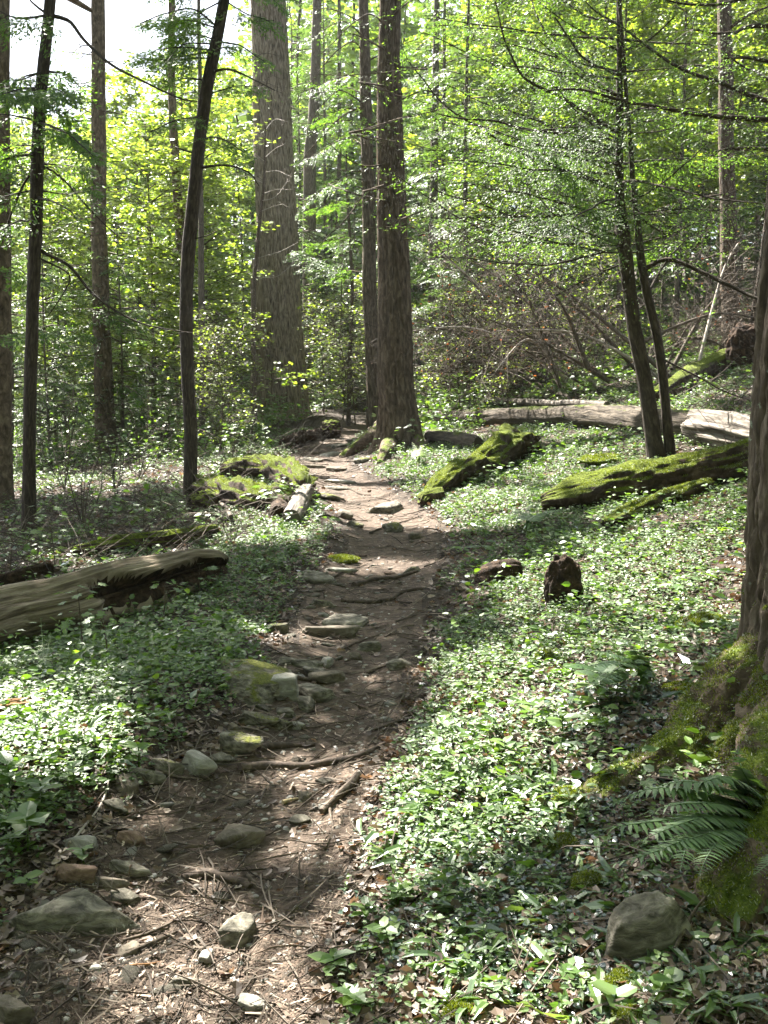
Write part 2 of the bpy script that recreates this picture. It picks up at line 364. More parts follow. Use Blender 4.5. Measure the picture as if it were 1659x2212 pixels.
M['twig'] = surf_mat('dead_twig', [(.3, (.035, .028, .022)), (.6, (.13, .105, .082))], (20, 20, 20), 3, .9, .2, .003, island=.5)
M['twig_pale'] = surf_mat('bleached_twig', [(.3, (.20, .17, .14)), (.6, (.42, .37, .32))], (20, 20, 20), 3, .85, .2, .003, island=.4)
M['stick'] = surf_mat('fallen_stick', [(.3, (.035, .026, .02)), (.55, (.11, .085, .065)), (.75, (.2, .165, .13))], (60, 60, 60), 5, .9, .5, .004)
M['root'] = surf_mat('worn_root', [(.3, (.022, .016, .012)), (.55, (.075, .054, .040)), (.75, (.15, .115, .09))], (40, 40, 40), 6, .85, .6, .006, moss=dict(at=.63, up=.2, scale=4))
M['deadwood'] = surf_mat('weathered_grey_wood', [(.30, (.04, .029, .020)), (.48, (.17, .132, .092)), (.68, (.36, .30, .225))], (46, 3.2, 1), 9, .9, 1.0, .025, 'UV', ndist=.12)
M['deadwood_pale'] = surf_mat('bleached_splintered_wood', [(.34, (.025, .020, .015)), (.48, (.12, .10, .082)), (.70, (.31, .275, .23))], (30, 2.0, 1), 7, .85, .9, .02, 'UV')
M['rotten'] = surf_mat('rotten_wood', [(.3, (.010, .007, .005)), (.52, (.045, .028, .018)), (.72, (.12, .075, .048))], (16, 16, 16), 8, .98, 1.0, .04, moss=dict(at=.66, up=.4, scale=5))
M['orange_wood'] = surf_mat('broken_orange_wood', [(.3, (.12, .055, .025)), (.55, (.32, .17, .08)), (.75, (.48, .3, .17))], (12, 40, 40), 6, .9, .8, .01)
M['log_moss'] = surf_mat('mossy_log_bark', [(.3, (.012, .008, .006)), (.5, (.045, .030, .02)), (.7, (.12, .085, .06))], (10, 10, 10), 8, .95, 1.0, .04, moss=dict(at=.52, up=.75, scale=2.6, c1=(.05, .07, .006), c2=(.14, .18, .015), c3=(.24, .28, .03)))
M['log_bark'] = surf_mat('grey_log_bark', [(.3, (.02, .015, .011)), (.5, (.065, .052, .038)), (.7, (.15, .12, .092))], (26, 4, 1), 7, .95, 1, .03, 'UV', moss=dict(at=.56, up=.5, scale=2.5))
SG = [(.36, (.04, .036, .026)), (.5, (.13, .117, .09)), (.64, (.27, .245, .195))]
M['stone'] = surf_mat('grey_schist', SG, (16, 16, 40), 9, .9, .9, .02, second=(3.5, (.11, .10, .075), .5, .7, .7), lichen=(11, (.34, .34, .29), .68))
M['stone_pale'] = surf_mat('pale_schist', [(.3, (.16, .15, .125)), (.5, (.27, .255, .22)), (.7, (.40, .385, .34))], (18, 18, 34), 9, .9, .9, .02)
M['stone_brown'] = surf_mat('brown_stone', [(.3, (.06, .05, .036)), (.5, (.13, .108, .082)), (.7, (.22, .19, .15))], (18, 18, 34), 9, .9, .9, .02)
M['stone_red'] = surf_mat('rusty_stone', [(.3, (.09, .055, .04)), (.5, (.21, .14, .105)), (.7, (.33, .235, .185))], (20, 20, 34), 9, .9, .9, .02)
M['stone_moss'] = surf_mat('mossy_schist', SG, (18, 18, 34), 9, .9, .9, .02, moss=dict(at=.46, up=.35, scale=9, c1=(.05, .055, .008), c2=(.13, .14, .02), c3=(.20, .21, .035)))
M['stone_edge_moss'] = surf_mat('schist_with_moss_film', SG, (16, 16, 36), 9, .9, .9, .02, moss=dict(at=.60, up=.1, scale=6))
M['moss'] = leaf_mat('moss_tufts', [(0, (.06, .085, .008)), (.5, (.14, .18, .02)), (1, (.22, .25, .035))], .35, .0, .8)
M['moss_mat'] = surf_mat('moss_cushion', [(.3, (.045, .06, .008)), (.5, (.12, .15, .02)), (.7, (.21, .24, .035))], (45, 45, 45), 6, .98, 1, .02)
M['hemlock'] = leaf_mat('hemlock_needles', [(0, (.05, .11, .020)), (.5, (.085, .17, .032)), (.85, (.13, .24, .045)), (1, (.18, .29, .06))], .6, .03, .5, (1.5, 1.5, .6), .14)
M['hemlock_far'] = leaf_mat('far_hemlock_needles', [(0, (.05, .10, .030)), (.6, (.09, .16, .045)), (1, (.14, .23, .06))], .6, .05, .48)  # needle green of the background hemlocks
M['maple'] = leaf_mat('young_maple_leaves', [(0, (.13, .20, .02)), (.5, (.19, .27, .03)), (1, (.26, .33, .05))], .66, .04, .45, (1.45, 1.45, .75))
M['seedling'] = leaf_mat('seedling_leaves', [(0, (.06, .13, .018)), (.6, (.10, .19, .025)), (1, (.15, .24, .035))], .52, .04, .45)
M['cover'] = leaf_mat('ground_cover_leaves', [(0, (.035, .08, .016)), (.5, (.075, .145, .028)), (.85, (.105, .18, .036)), (1, (.14, .21, .05))], .46, .03, .55)
M['creeper'] = leaf_mat('small_round_creeper_leaves', [(0, (.016, .045, .024)), (.6, (.030, .072, .036)), (1, (.06, .11, .05))], .2, .13, .33)
M['lily'] = leaf_mat('broad_blade_leaves', [(0, (.05, .11, .022)), (.6, (.085, .16, .035)), (1, (.14, .21, .06))], .45, .08, .36)
M['fern'] = leaf_mat('evergreen_fern', [(0, (.06, .13, .036)), (.6, (.095, .18, .05)), (1, (.14, .23, .065))], .45, .04, .5)
M['fiddle'] = leaf_mat('young_fern', [(0, (.14, .22, .03)), (1, (.2, .28, .05))], .5, .04, .5)
M['litter'] = leaf_mat('dead_leaves', [(0, (.05, .033, .022)), (.4, (.11, .077, .053)), (.8, (.21, .155, .115)), (1, (.38, .31, .25))], .25, .03, .5, (1.2, .8, .5))
M['rust_leaf'] = leaf_mat('rusty_dead_leaves', [(0, (.14, .06, .03)), (.6, (.26, .12, .05)), (1, (.32, .19, .1))], .5, .02, .6, (1.3, .8, .4))
M['chips'] = surf_mat('wood_chips', [(.15, (.030, .020, .014)), (.45, (.085, .058, .042)), (.7, (.19, .14, .105)), (.92, (.40, .32, .25))], (30, 30, 30), 2, .9, .1, .002, island=.85)
M['pebble'] = surf_mat('pebbles', [(.1, (.11, .10, .085)), (.5, (.22, .205, .18)), (.9, (.42, .40, .37))], (30, 30, 30), 3, .85, .3, .003, island=.7)
M['grass_stem'] = surf_mat('dry_stalk', [(.3, (.28, .22, .12)), (.6, (.45, .36, .22))], (30, 30, 30), 2, .8, .1, .002)
M['berry'] = surf_mat('red_berry', [(.3, (.35, .01, .01)), (.6, (.5, .02, .02))], (5, 5, 5), 1, .3, .0, .001, spec=.5)

# ------------------------------------------------------------------ ground and path
def build_ground():
    ys = [-8.0]
    while ys[-1] < 1.3: ys.append(ys[-1] + 0.5)
    while ys[-1] < 130: ys.append(ys[-1] + max(0.018, 0.0085 * max(ys[-1], 1)))
    ys = np.array(ys); nt_ = 430
    tcol = np.linspace(-1, 1, nt_); ext = np.array([1.3, 1.8, 2.6]); tcol = np.concatenate([-ext[::-1], tcol, ext])
    Y = np.repeat(ys[:, None], len(tcol), 1); X = tcol[None] * (1.6 + 0.52 * np.maximum(Y, 0))
    Z = terr(X, Y); n, m = X.shape
    V = np.stack([X, Y, Z], -1).reshape(-1, 3); a = (np.arange(n - 1)[:, None] * m + np.arange(m - 1)[None])
    Q = np.stack([a, a + 1, a + m + 1, a + m], -1).reshape(-1, 4)
    c = V[Q].mean(1); k = (trail_in(c[:, 0], c[:, 1]) + 0.16 * n2(c[:, 0], c[:, 1], 3.0, 3, 40) > 0.0) & (c[:, 1] < _y.max()) & (c[:, 1] > -4)
    for nm, sel, mt in (('ground', ~k, M['soil']), ('path', k, M['dirt'])):
        q = Q[sel]; used, inv = np.unique(q, return_inverse=True); mb = MB(); mb.add(V[used], inv.reshape(-1, 4)); o = obj(nm, mb, mt); tag(o, kind='structure')
build_ground()
def wedge(n, y0, y1, pad=1.25, pw=1.0):
    """random ground points in view; pw=1 keeps density even per square metre, pw=0 thins with distance"""
    u = rng.uniform(0, 1, n)
    if pw == 1: y = np.sqrt(y0 ** 2 + u * (y1 ** 2 - y0 ** 2))
    else: y = y0 * (y1 / y0) ** u
    x = rng.uniform(-1, 1, n) * y * (CX / FPX) * pad + 0; return x, y
def ground_pts(x, y): return np.stack([x, y, terr(x, y)], -1)

# ------------------------------------------------------------------ trees
def bark_disp(amp, freq, vs, seed, flare=0.0, lobes=5, fh=0.6, lobe_amp=0.35):
    def f(P, L, th, rad):
        cx = np.cos(th)[None]; sx = np.sin(th)[None]; l = L[:, None]
        q = np.stack([np.broadcast_to(cx * freq, (len(L), len(th))), np.broadcast_to(sx * freq, (len(L), len(th))), np.broadcast_to(l * vs, (len(L), len(th)))], -1)
        r = 1 - np.abs(fbm(q, 3, seed)) * 2.4
        d = rad[:, None] * amp * (r - 0.4)
        if flare:
            z = P[:, 2:3] - P[0, 2] - 0.3; k = np.exp(-np.maximum(z, 0) / fh) * flare
            d = d + rad[:, None] * k * (1 + lobe_amp * np.cos(lobes * th + seed)[None] + .25 * np.cos((lobes + 2) * th + seed * 2)[None])
        return d
    return f
def leaves_on(mb, P, size, tpl, X=None, tilt=0.5):
    n = len(P); Nn = nrm(np.array([0, 0, 1.0]) + rng.normal(size=(n, 3)) * tilt); X = yaw(n) if X is None else X
    scatter(mb, *tpl, P, X, Nn, rng.uniform(.7, 1.25, n) * size)
def bright_prune(P, keep=0.12, thr=0.55, ymax=17):
    """thin out sprays that would shut a gap through which the sun reaches the trail"""
    g = sun_ground(P); l = litness(g[:, 0], g[:, 1]); u, v = project(np.stack([g[:, 0], g[:, 1], terr(g[:, 0], g[:, 1])], -1)); ok = (g[:, 1] > 1.5) & (g[:, 1] < ymax)
    return ~(ok & (l > thr) & (rng.uniform(size=len(P)) > keep))
def hemlock_sprays(limb, card=0.036, gap=0.045, tw=0.5, start=0.12, dens=1.0, droop=0.16, prune=True):
    """flat needle sprays along one limb (polyline). Returns P, X, N, S and the twigs (A, B)."""
    P = resample(limb, gap); n = len(P); T = nrm(np.gradient(P, axis=0)); L = np.linspace(0, 1, n)
    keep = L > start; P, T, L = P[keep], T[keep], L[keep]; n = len(P)
    side = np.where(rng.uniform(size=n) < .5, 1.0, -1.0)[:, None]
    H = nrm(np.cross(T, np.array([0, 0, 1.0]))) * side
    d = nrm(H * rng.uniform(.6, 1.0, (n, 1)) + T * rng.uniform(.45, .95, (n, 1)) + np.array([0, 0, -1.0]) * droop * rng.uniform(0.2, 1.6, (n, 1)) + rng.normal(size=(n, 3)) * .13)
    ln = tw * (1.05 - 0.75 * L) * rng.uniform(.45, 1.15, n)
    B = P + d * ln[:, None] + np.array([0, 0, -1.0]) * (ln * .12)[:, None]
    m = np.maximum(2, (ln / 0.020 * 2.2 * dens).astype(int)); idx = np.repeat(np.arange(n), m); t = rng.uniform(0.05, 1.03, len(idx))
    dd = d[idx]; Nn = nrm(np.cross(dd, H[idx] + T[idx] * .3)); Nn = np.where(Nn[:, 2:3] < 0, -Nn, Nn); lat = np.cross(Nn, dd)
    wv = (0.22 * ln[idx] * (1.0 - t * .85)) * rng.uniform(-1, 1, len(idx))
    pos = P[idx] * (1 - t)[:, None] + B[idx] * t[:, None] + lat * wv[:, None] + np.array([0, 0, -1.0]) * (np.abs(wv) * .35)[:, None]
    X = nrm(dd + lat * np.sign(wv)[:, None] * rng.uniform(.3, 1.2, (len(idx), 1)) + rng.normal(size=(len(idx), 3)) * .2)
    Nn = nrm(Nn + np.array([0, 0, .5]) + rng.normal(size=Nn.shape) * .38); S_ = card * rng.uniform(.7, 1.4, len(idx))
    if prune:
        k = bright_prune(pos); pos, X, Nn, S_ = pos[k], X[k], Nn[k], S_[k]
    return pos, X, Nn, S_, P, B
def side_twigs(mb, limb, rad, n, ln, up=0.0, fork=True):
    P = resample(limb, .05); i = rng.integers(len(P) // 8, len(P), n); T = nrm(np.gradient(P, axis=0))[i]
    d = nrm(T * .5 + rand_unit(n) * .8 + np.array([0, 0, up])); l = ln * rng.uniform(.3, 1.1, n)
    A = P[i]; B = A + d * l[:, None]; bend = rng.normal(size=(n, 3)) * l[:, None] * .1
    thin_tubes(mb, A, B, rad, rad * .35, bend, 3)
    if fork:
        t = rng.uniform(.3, .9, n * 2); j = np.repeat(np.arange(n), 2); A2 = A[j] * (1 - t)[:, None] + B[j] * t[:, None] + bend[j] * (4 * t * (1 - t))[:, None]
        d2 = nrm(d[j] + rand_unit(n * 2) * .8); B2 = A2 + d2 * (l[j] * rng.uniform(.2, .5, n * 2))[:, None]
        thin_tubes(mb, A2, B2, rad * .6, rad * .25, rng.normal(size=(n * 2, 3)) * .02, 2)

class Tree: pass
TREES = []
def trunk_tree(name, label, cat, pts, mat, base, top, sides=20, step=.12, disp=None, group=None, depth=None, taper_top=.35, lean=None, wob=0.012, shade=True):
    """pts: (u, v, width) up the visible trunk at the depth of its foot; carried on above the frame to the height top"""
    b = at(*base); dpt = b[1] if depth is None else depth
    if depth is not None: b = np.array([ (base[0] - CX) / FPX * depth, depth, 0]); b[2] = gz(b[0], b[1])
    P, r = [], []
    for u, v, wd in pts:
        p = pt(u, v, dpt); P.append(p); r.append(wd / 2 * dpt / FPX)
    P0 = P[0].copy(); P0[2] = min(P0[2], b[2]) - .3; P.insert(0, P0 + (P[0] - P0) * 0); r.insert(0, r[0] * 1.02)
    d = nrm(P[-1] - P[-2]); H = top - P[-1][2]
    if lean is not None: d = nrm(np.array(lean))
    if H > 0.3:
        r_top = r[-1]
        P.append(P[-1] + d * H * .5 + np.array([0.0, 0, 0])); r.append(r_top * (.5 + .5 * taper_top + .1)); P.append(P[-1] + nrm(d + np.array([0, 0, .6])) * H * .5); r.append(r_top * taper_top)
    Q, rr = resample(P, step, r); l = np.linspace(0, 1, len(Q))[:, None]
    wobv = np.stack([fbm(np.stack([Q[:, 2] * .9, np.zeros(len(Q)), np.zeros(len(Q))], -1), 3, len(TREES) * 7 + 1), fbm(np.stack([Q[:, 2] * .9, np.ones(len(Q)) * 5, np.zeros(len(Q))], -1), 3, len(TREES) * 7 + 2), np.zeros(len(Q))], -1)
    Q = Q + wobv * wob * 2
    root = thing(name, label, cat, tuple(b), group); mb = MB(); tube(mb, Q, rr, sides, disp)
    obj('trunk', mb, M[mat], root, b)
    t = Tree(); t.root, t.b, t.path, t.rad, t.depth, t.mat, t.crown, t.shade, t.label = root, b, Q, rr, dpt, mat, [], shade, label
    TREES.append(t); return t
def on_trunk(t, v):
    """point on the trunk axis at picture height v, and the radius"""
    u_, v_ = project(t.path); i = int(np.argmin(np.abs(v_ - v))); return t.path[i], t.rad[i]
def branch(t, px, r0, r1=None, twigs=0, tl=.35, sprays=None, dd=None, mat=None, mats_twig=None, from_trunk=True, name='branch'):
    """a limb: px = (u, v, depth offset) ...; starts in the trunk"""
    P = []
    if from_trunk:
        p, _ = on_trunk(t, px[0][1]); P.append(p)
        px = px[1:]
    for q in px: P.append(pt(q[0], q[1], t.depth + q[2]))
    P, rr = resample(P, .06, np.linspace(r0, r1 or r0 * .3, len(P)))
    P = P + np.stack([fbm(P * 2.2, 2, 3), fbm(P * 2.2, 2, 8), fbm(P * 2.2, 2, 13)], -1) * .07 * np.linspace(0, 1, len(P))[:, None]
    mb = MB(); tube(mb, P, rr, 6)
    if twigs: side_twigs(mb, P, max(.003, r0 * .16), twigs, tl)
    obj(name, mb, M[mat or t.mat], t.root, t.b)
    if sprays is not None:
        t.crown.append(hemlock_sprays(P, **sprays))
    return P
def finish_crown(t, mat='hemlock', name='crown', tpl=NEEDLE):
    if not t.crown: return
    mb = MB(); 
    for pos, X, Nn, S_, A, B in t.crown:
        scatter(mb, *tpl, pos, X, Nn, S_)
    obj(name, mb, M[mat], t.root, t.b, smooth=False)

big = trunk_tree('tulip_tree', 'huge straight grey-brown trunk with ridged bark, thickest tree, left of the path end', 'tree',
    [(612, 915, 128), (612, 880, 106), (609, 800, 98), (604, 700, 92), (600, 550, 86), (594, 400, 81), (587, 200, 76), (578, 0, 70)], 'bark_big', (612, 905), 26, 160, .05, bark_disp(.085, 22, 1.1, 11, .10, 6, .5))
twin = trunk_tree('hemlock_tree', 'tall thick brown trunk with flared mossy roots rising right beside the path', 'tree',
    [(862, 975, 100), (861, 930, 86), (855, 850, 76), (851, 700, 70), (848, 550, 64), (843, 300, 53), (840, 150, 47), (843, 0, 42)], 'bark_brown', (858, 968), 24, 130, .05, bark_disp(.11, 16, 1.3, 23, .22, 5, .35))
slim = trunk_tree('hemlock_tree', 'slender brown trunk standing close behind the left side of the thick path-side trunk', 'tree',
    [(808, 870, 36), (806, 800, 32), (800, 650, 30), (796, 500, 28), (792, 300, 25), (787, 100, 22), (784, 0, 20)], 'bark_brown', (808, 900), 22, 24, .1, bark_disp(.08, 6, 1.5, 31), depth=21.5)
dark = trunk_tree('hemlock_tree', 'slim dark leaning trunk with its top tilted right, rooted beside the mossy log pile', 'tree',
    [(415, 1085, 34), (412, 1000, 28), (407, 850, 27), (404, 700, 27), (405, 550, 28), (413, 450, 27), (427, 320, 26), (445, 200, 25), (465, 90, 23), (482, 0, 22)], 'bark_dark', (415, 1082), 15, 24, .08, bark_disp(.10, 5, 2.2, 41, .12, 4, .2))
left = trunk_tree('hemlock_tree', 'slim dark bare trunk near the left border with a long drooping dead branch', 'tree',
    [(62, 1160, 32), (64, 1000, 27), (67, 800, 26), (72, 600, 26), (78, 400, 26), (86, 250, 25), (96, 120, 24), (107, 0, 22)], 'bark_dark', (62, 1158), 15, 24, .08, bark_disp(.10, 5, 2.2, 47, .12, 4, .2))
patch = trunk_tree('pine_tree', 'straight mid-brown trunk with flaky patched bark between the two slim dark trunks', 'tree',
    [(231, 985, 52), (226, 900, 42), (220, 750, 36), (216, 600, 33), (214, 400, 30), (213, 200, 29), (213, 0, 27)], 'bark_patch', (231, 985), 24, 32, .1, bark_disp(.10, 7, 2.0, 53))
edge = trunk_tree('pine_tree', 'grey-brown trunk cut off by the left border, partly veiled by sprays', 'tree',
    [(2, 1095, 56), (3, 1000, 46), (4, 800, 42), (4, 500, 36), (7, 300, 30), (9, 0, 26)], 'bark_patch', (2, 1098), 20, 32, .1, bark_disp(.10, 7, 2.0, 59))
duo = trunk_tree('hemlock_tree', 'dark curving trunk of the right-hand hemlock, rising behind the long mossy log', 'tree',
    [(1419, 1000, 42), (1412, 950, 35), (1396, 850, 32), (1380, 760, 31), (1366, 680, 29), (1354, 580, 29), (1345, 500, 30), (1339, 440, 22), (1337, 350, 17), (1335, 200, 14), (1336, 0, 11)], 'bark_dark', (1419, 992), 13, 24, .08, bark_disp(.10, 5, 2.4, 61, .2, 4, .15))
duo2 = trunk_tree('hemlock_tree', 'thinner dark trunk standing just behind the curving right-hand hemlock trunk', 'tree',
    [(1447, 985, 24), (1440, 900, 21), (1430, 800, 20), (1418, 720, 20), (1400, 640, 19), (1385, 560, 17), (1374, 480, 15), (1366, 400, 12), (1352, 200, 8)], 'bark_dark', (1447, 985), 9, 16, .08, bark_disp(.08, 4, 2.4, 67))
rback = trunk_tree('oak_tree', 'dark straight trunk on the upper right bank behind the fallen timber', 'tree',
    [(1578, 790, 44), (1578, 700, 38), (1575, 550, 34), (1572, 400, 32), (1568, 200, 30), (1564, 0, 28)], 'bark_brown', (1578, 800), 22, 28, .1, bark_disp(.10, 7, 1.6, 71), depth=17.5)
rthin = trunk_tree('young_tree', 'thin leaning dark stem beside the upturned roots on the right bank', 'tree',
    [(1612, 770, 16), (1628, 680, 14), (1642, 600, 12), (1654, 500, 10), (1664, 400, 8)], 'bark_dark', (1612, 780), 8, 10, .1, depth=16.5)
sap = trunk_tree('sapling', 'thin crooked bare sapling with twiggy top standing before the huge trunk', 'sapling',
    [(548, 955, 13), (549, 900, 11), (547, 800, 10), (546, 700, 10), (548, 600, 9), (553, 560, 8), (562, 470, 7), (570, 400, 6), (571, 330, 4), (572, 270, 3)], 'stick', (548, 955), 5.6, 8, .06, shade=False)
fork = trunk_tree('birch_tree', 'slender pale-grey deciduous trunk seen behind the slim leaning dark trunk', 'tree',
    [(410, 880, 26), (405, 700, 24), (395, 560, 22), (385, 420, 20), (376, 300, 18), (370, 180, 16), (372, 0, 14)], 'bark_patch', (410, 930), 16, 14, .12, depth=21)
snag = trunk_tree('dead_snag', 'pale broken dead trunk half hidden at the left side of the huge trunk', 'dead tree',
    [(558, 905, 34), (557, 800, 30), (556, 700, 28), (552, 600, 24), (551, 560, 14)], 'deadwood', (556, 905), 4.5, 16, .1, bark_disp(.2, 5, 1.5, 77), depth=23.5, shade=False)
far1 = trunk_tree('hemlock_tree', 'dim grey trunk in shade between the huge trunk and the slender brown one', 'tree',
    [(668, 880, 32), (668, 700, 29), (668, 500, 28), (670, 350, 26), (680, 200, 22), (685, 0, 18)], 'bark_mid', (668, 900), 24, 16, .15, bark_disp(.1, 5, 1.5, 79), depth=31)
far2 = trunk_tree('dead_snag', 'dark broken stub of a trunk standing inside the brush tangle', 'dead tree',
    [(1118, 850, 22), (1119, 760, 20), (1119, 660, 17), (1118, 600, 12)], 'bark_dark', (1118, 850), 3.9, 12, .1, bark_disp(.15, 5, 1.5, 83), depth=18.5, shade=False)
far3 = trunk_tree('hemlock_tree', 'dim slim trunk in the shade just right of the thick path-side trunk', 'tree',
    [(932, 830, 24), (934, 700, 21), (936, 550, 19), (940, 300, 16), (944, 0, 12)], 'bark_mid', (932, 850), 20, 12, .15, depth=26)
far4 = trunk_tree('young_tree', 'thin dark stem just right of the slim leaning dark trunk', 'tree',
    [(437, 880, 15), (436, 700, 14), (434, 500, 12), (432, 300, 10), (430, 100, 8)], 'bark_mid', (437, 930), 10, 8, .15, depth=19)
far5 = trunk_tree('young_tree', 'thin crooked mid-brown stem between the slender brown trunk and the huge trunk', 'tree',
    [(752, 900, 10), (755, 780, 9), (760, 650, 8), (757, 560, 7), (752, 450, 6)], 'stick', (752, 905), 6.5, 8, .12, depth=23, shade=False)
bgh = []
for k, (u, wd, dp, lab) in enumerate([(722, 12, 33, 'dim thin trunk far behind the bend of the path')]):
    b0 = (u, 900); trunk_tree('young_tree', lab, 'tree', [(u, 880, wd), (u + rng.uniform(-6, 6), 600, wd * .9), (u + rng.uniform(-14, 14), 300, wd * .75), (u + rng.uniform(-20, 20), 0, wd * .6)], 'bark_mid', b0, 16, 10, .2, depth=dp, shade=False)

for px_, r_ in (([(835, 945), (800, 965), (765, 980), (738, 988)], .16), ([(850, 965), (835, 985), (822, 1000)], .13), ([(885, 955), (905, 968), (925, 978)], .12)):
    g_ = []
    for j, (u, v) in enumerate(px_):
        p = at(u, v); p[2] += .16 * (1 - j / (len(px_) - 1)) - .02; g_.append(p)
    g_ = [twin.b + np.array([0, -.05, .35])] + g_; P_, rr_ = resample(g_, .05, np.linspace(r_ * 1.5, r_ * .4, len(g_))); mb = MB(); tube(mb, P_, rr_, 20, bark_disp(.3, 3, 3, 5)); obj('root', mb, M['moss_bark'], twin.root, twin.b)
# dead and living limbs, as the photo shows them
branch(left, [(0, 45), (150, 46, 0), (185, 90, -.2), (235, 135, -.4), (300, 175, -.5), (380, 205, -.6), (430, 215, -.7)], .022, .006, 14, .4)
branch(left, [(0, 540), (100, 548, 0), (150, 575, -.1), (200, 635, -.2), (250, 675, -.3), (320, 705, -.4), (390, 722, -.5)], .022, .006, 16, .35)
branch(left, [(0, 556), (148, 592, -.1), (140, 630, -.1), (100, 690, -.2)], .012, .004, 6, .2)
branch(left, [(0, 355), (125, 378, .1), (170, 425, .1), (215, 475, .2), (265, 520, .2)], .014, .005, 14, .35)
branch(left, [(0, 330), (45, 335, -.2), (0, 345, -.3)], .018, .008, 6, .3)
branch(left, [(0, 345), (50, 400, 0), (20, 470, 0), (0, 530, 0)], .014, .008, 6, .3)
branch(left, [(0, 20), (70, 5, 0), (40, -40, .2)], .015, .006, 6, .4)
branch(dark, [(0, 150), (490, 150, -.1), (540, 170, -.2), (590, 195, -.3)], .017, .005, 14, .3)
branch(dark, [(0, 360), (470, 358, -.1), (510, 362, -.2), (545, 376, -.3), (565, 400, -.3)], .016, .006, 12, .25)
branch(dark, [(0, 330), (390, 322, .1), (376, 316, .2)], .012, .006, 0)
branch(dark, [(0, 520), (445, 508, -.1), (470, 498, -.2)], .010, .004, 4, .2)
SP = dict(card=.042, gap=.05, tw=.45)
# living hemlock sprays on the slim left trunks
for u, v, pts_ in [(0, 260, [(40, 250, -.5), (-20, 240, -.9)]), (0, 270, [(120, 275, -.6), (160, 300, -1.0), (200, 330, -1.2)]), (0, 200, [(60, 190, -.7), (10, 200, -1.4)]), (0, 150, [(140, 160, .6), (190, 200, 1.0)]), (0, 430, [(120, 440, -.5), (170, 470, -.9)]),
                   (0, 470, [(40, 480, -.6), (0, 500, -.9)]), (0, 60, [(40, 40, -.6), (-10, 20, -1.)])]:
    branch(left, [(u, v)] + pts_, .014, .004, 4, .3, dict(card=.042, gap=.035, tw=.62, dens=1.2, droop=.4))
for k in range(16):
    v0 = rng.uniform(120, 420); L = rng.uniform(40, 130) * rng.choice([-1, 1]); branch(left, [(0, v0), (85 + L * .5, v0 + rng.uniform(-10, 15), rng.uniform(-.6, .4)), (85 + L, v0 + rng.uniform(-5, 50), rng.uniform(-1.2, .8))], .010, .003, 4, .3, dict(card=.042, gap=.035, tw=.5, dens=1.3, droop=.4))
for u, v, pts_ in [(0, 250, [(380, 260, -.6), (320, 290, -1.1)]), (0, 300, [(480, 300, -.5), (530, 330, -1.)]), (0, 180, [(400, 170, .5), (340, 190, .9)]), (0, 90, [(520, 100, -.4), (570, 130, -.8)]), (0, 40, [(420, 20, -.4), (350, 30, -.8), (300, 55, -1.0)])]:
    branch(dark, [(u, v)] + pts_, .012, .004, 4, .3, dict(card=.042, gap=.05, tw=.5))
for k in range(20):
    v0 = rng.uniform(-160, 200); sd = -1 if rng.uniform() < .6 else 1; L = rng.uniform(60, 170) * sd; u0 = 470 if v0 < 100 else 440
    branch(dark, [(0, v0), (u0 + L * .5, v0 + rng.uniform(-15, 10), rng.uniform(-.5, .6)), (u0 + L, v0 + rng.uniform(-10, 50), rng.uniform(-1., 1.2))], .010, .003, 4, .3, dict(card=.036, gap=.035, tw=.5, dens=1.4, droop=.4))
for k in range(14):
    v0 = rng.uniform(-60, 420); p_, _ = on_trunk(patch, v0); u0 = project(p_[None])[0][0]; L = rng.uniform(60, 150) * rng.choice([-1, 1])
    branch(patch, [(0, v0), (u0 + L * .5, v0 + rng.uniform(-20, 10), rng.uniform(-.6, .6)), (u0 + L, v0 + rng.uniform(-10, 40), rng.uniform(-1.2, 1.2))], .014, .004, 4, .4, dict(card=.05, gap=.06, tw=.75, dens=1.2, droop=.4))
# limbs of the right-hand hemlock
HL = [[(0, 290), (1299, 265, -.2), (1220, 215, -.5), (1139, 175, -.8), (1095, 90, -1.0), (1069, 0, -1.1)], [(0, 205), (1290, 175, .2), (1209, 110, .6), (1170, 50, .8), (1144, -10, 1.0)],
      [(0, 330), (1240, 330, .4), (1120, 300, .9), (1034, 272, 1.2), (949, 220, 1.4), (879, 130, 1.6)], [(0, 405), (1260, 380, -.3), (1179, 352, -.6), (1079, 305, -.9), (990, 250, -1.2)],
      [(0, 480), (1269, 457, -.4), (1200, 437, -.8), (1149, 425, -1.0), (1060, 415, -1.3)], [(0, 505), (1250, 512, .3), (1179, 512, .7), (1090, 505, 1.0), (1004, 480, 1.2), (920, 425, 1.4), (844, 370, 1.5)],
      [(0, 120), (1400, 90, -.3), (1460, 40, -.6)], [(0, 250), (1410, 235, -.8), (1500, 240, -1.4)], [(0, 390), (1379, 391, -.5), (1460, 412, -1.0), (1560, 432, -1.4), (1659, 446, -1.7)],
      [(0, 430), (1290, 440, -1.0), (1240, 470, -1.7)], [(0, 350), (1420, 345, .8), (1500, 340, 1.3), (1600, 340, 1.8)], [(0, 160), (1270, 130, -.9), (1230, 90, -1.4), (1200, 40, -1.7)],
      [(0, 60), (1260, 30, .3), (1190, -30, .6)], [(0, 300), (1180, 280, -1.2), (1060, 260, -1.8), (950, 240, -2.0)], [(0, 440), (1150, 470, -.6), (1020, 440, -1.0), (930, 400, -1.2)]]
for k, px in enumerate(HL):
    branch(duo, px, .022 if k < 6 else .015, .005, 10, .4, dict(card=.024, gap=.026, tw=.8, dens=2.8, start=.04, droop=.36))
gk = rng
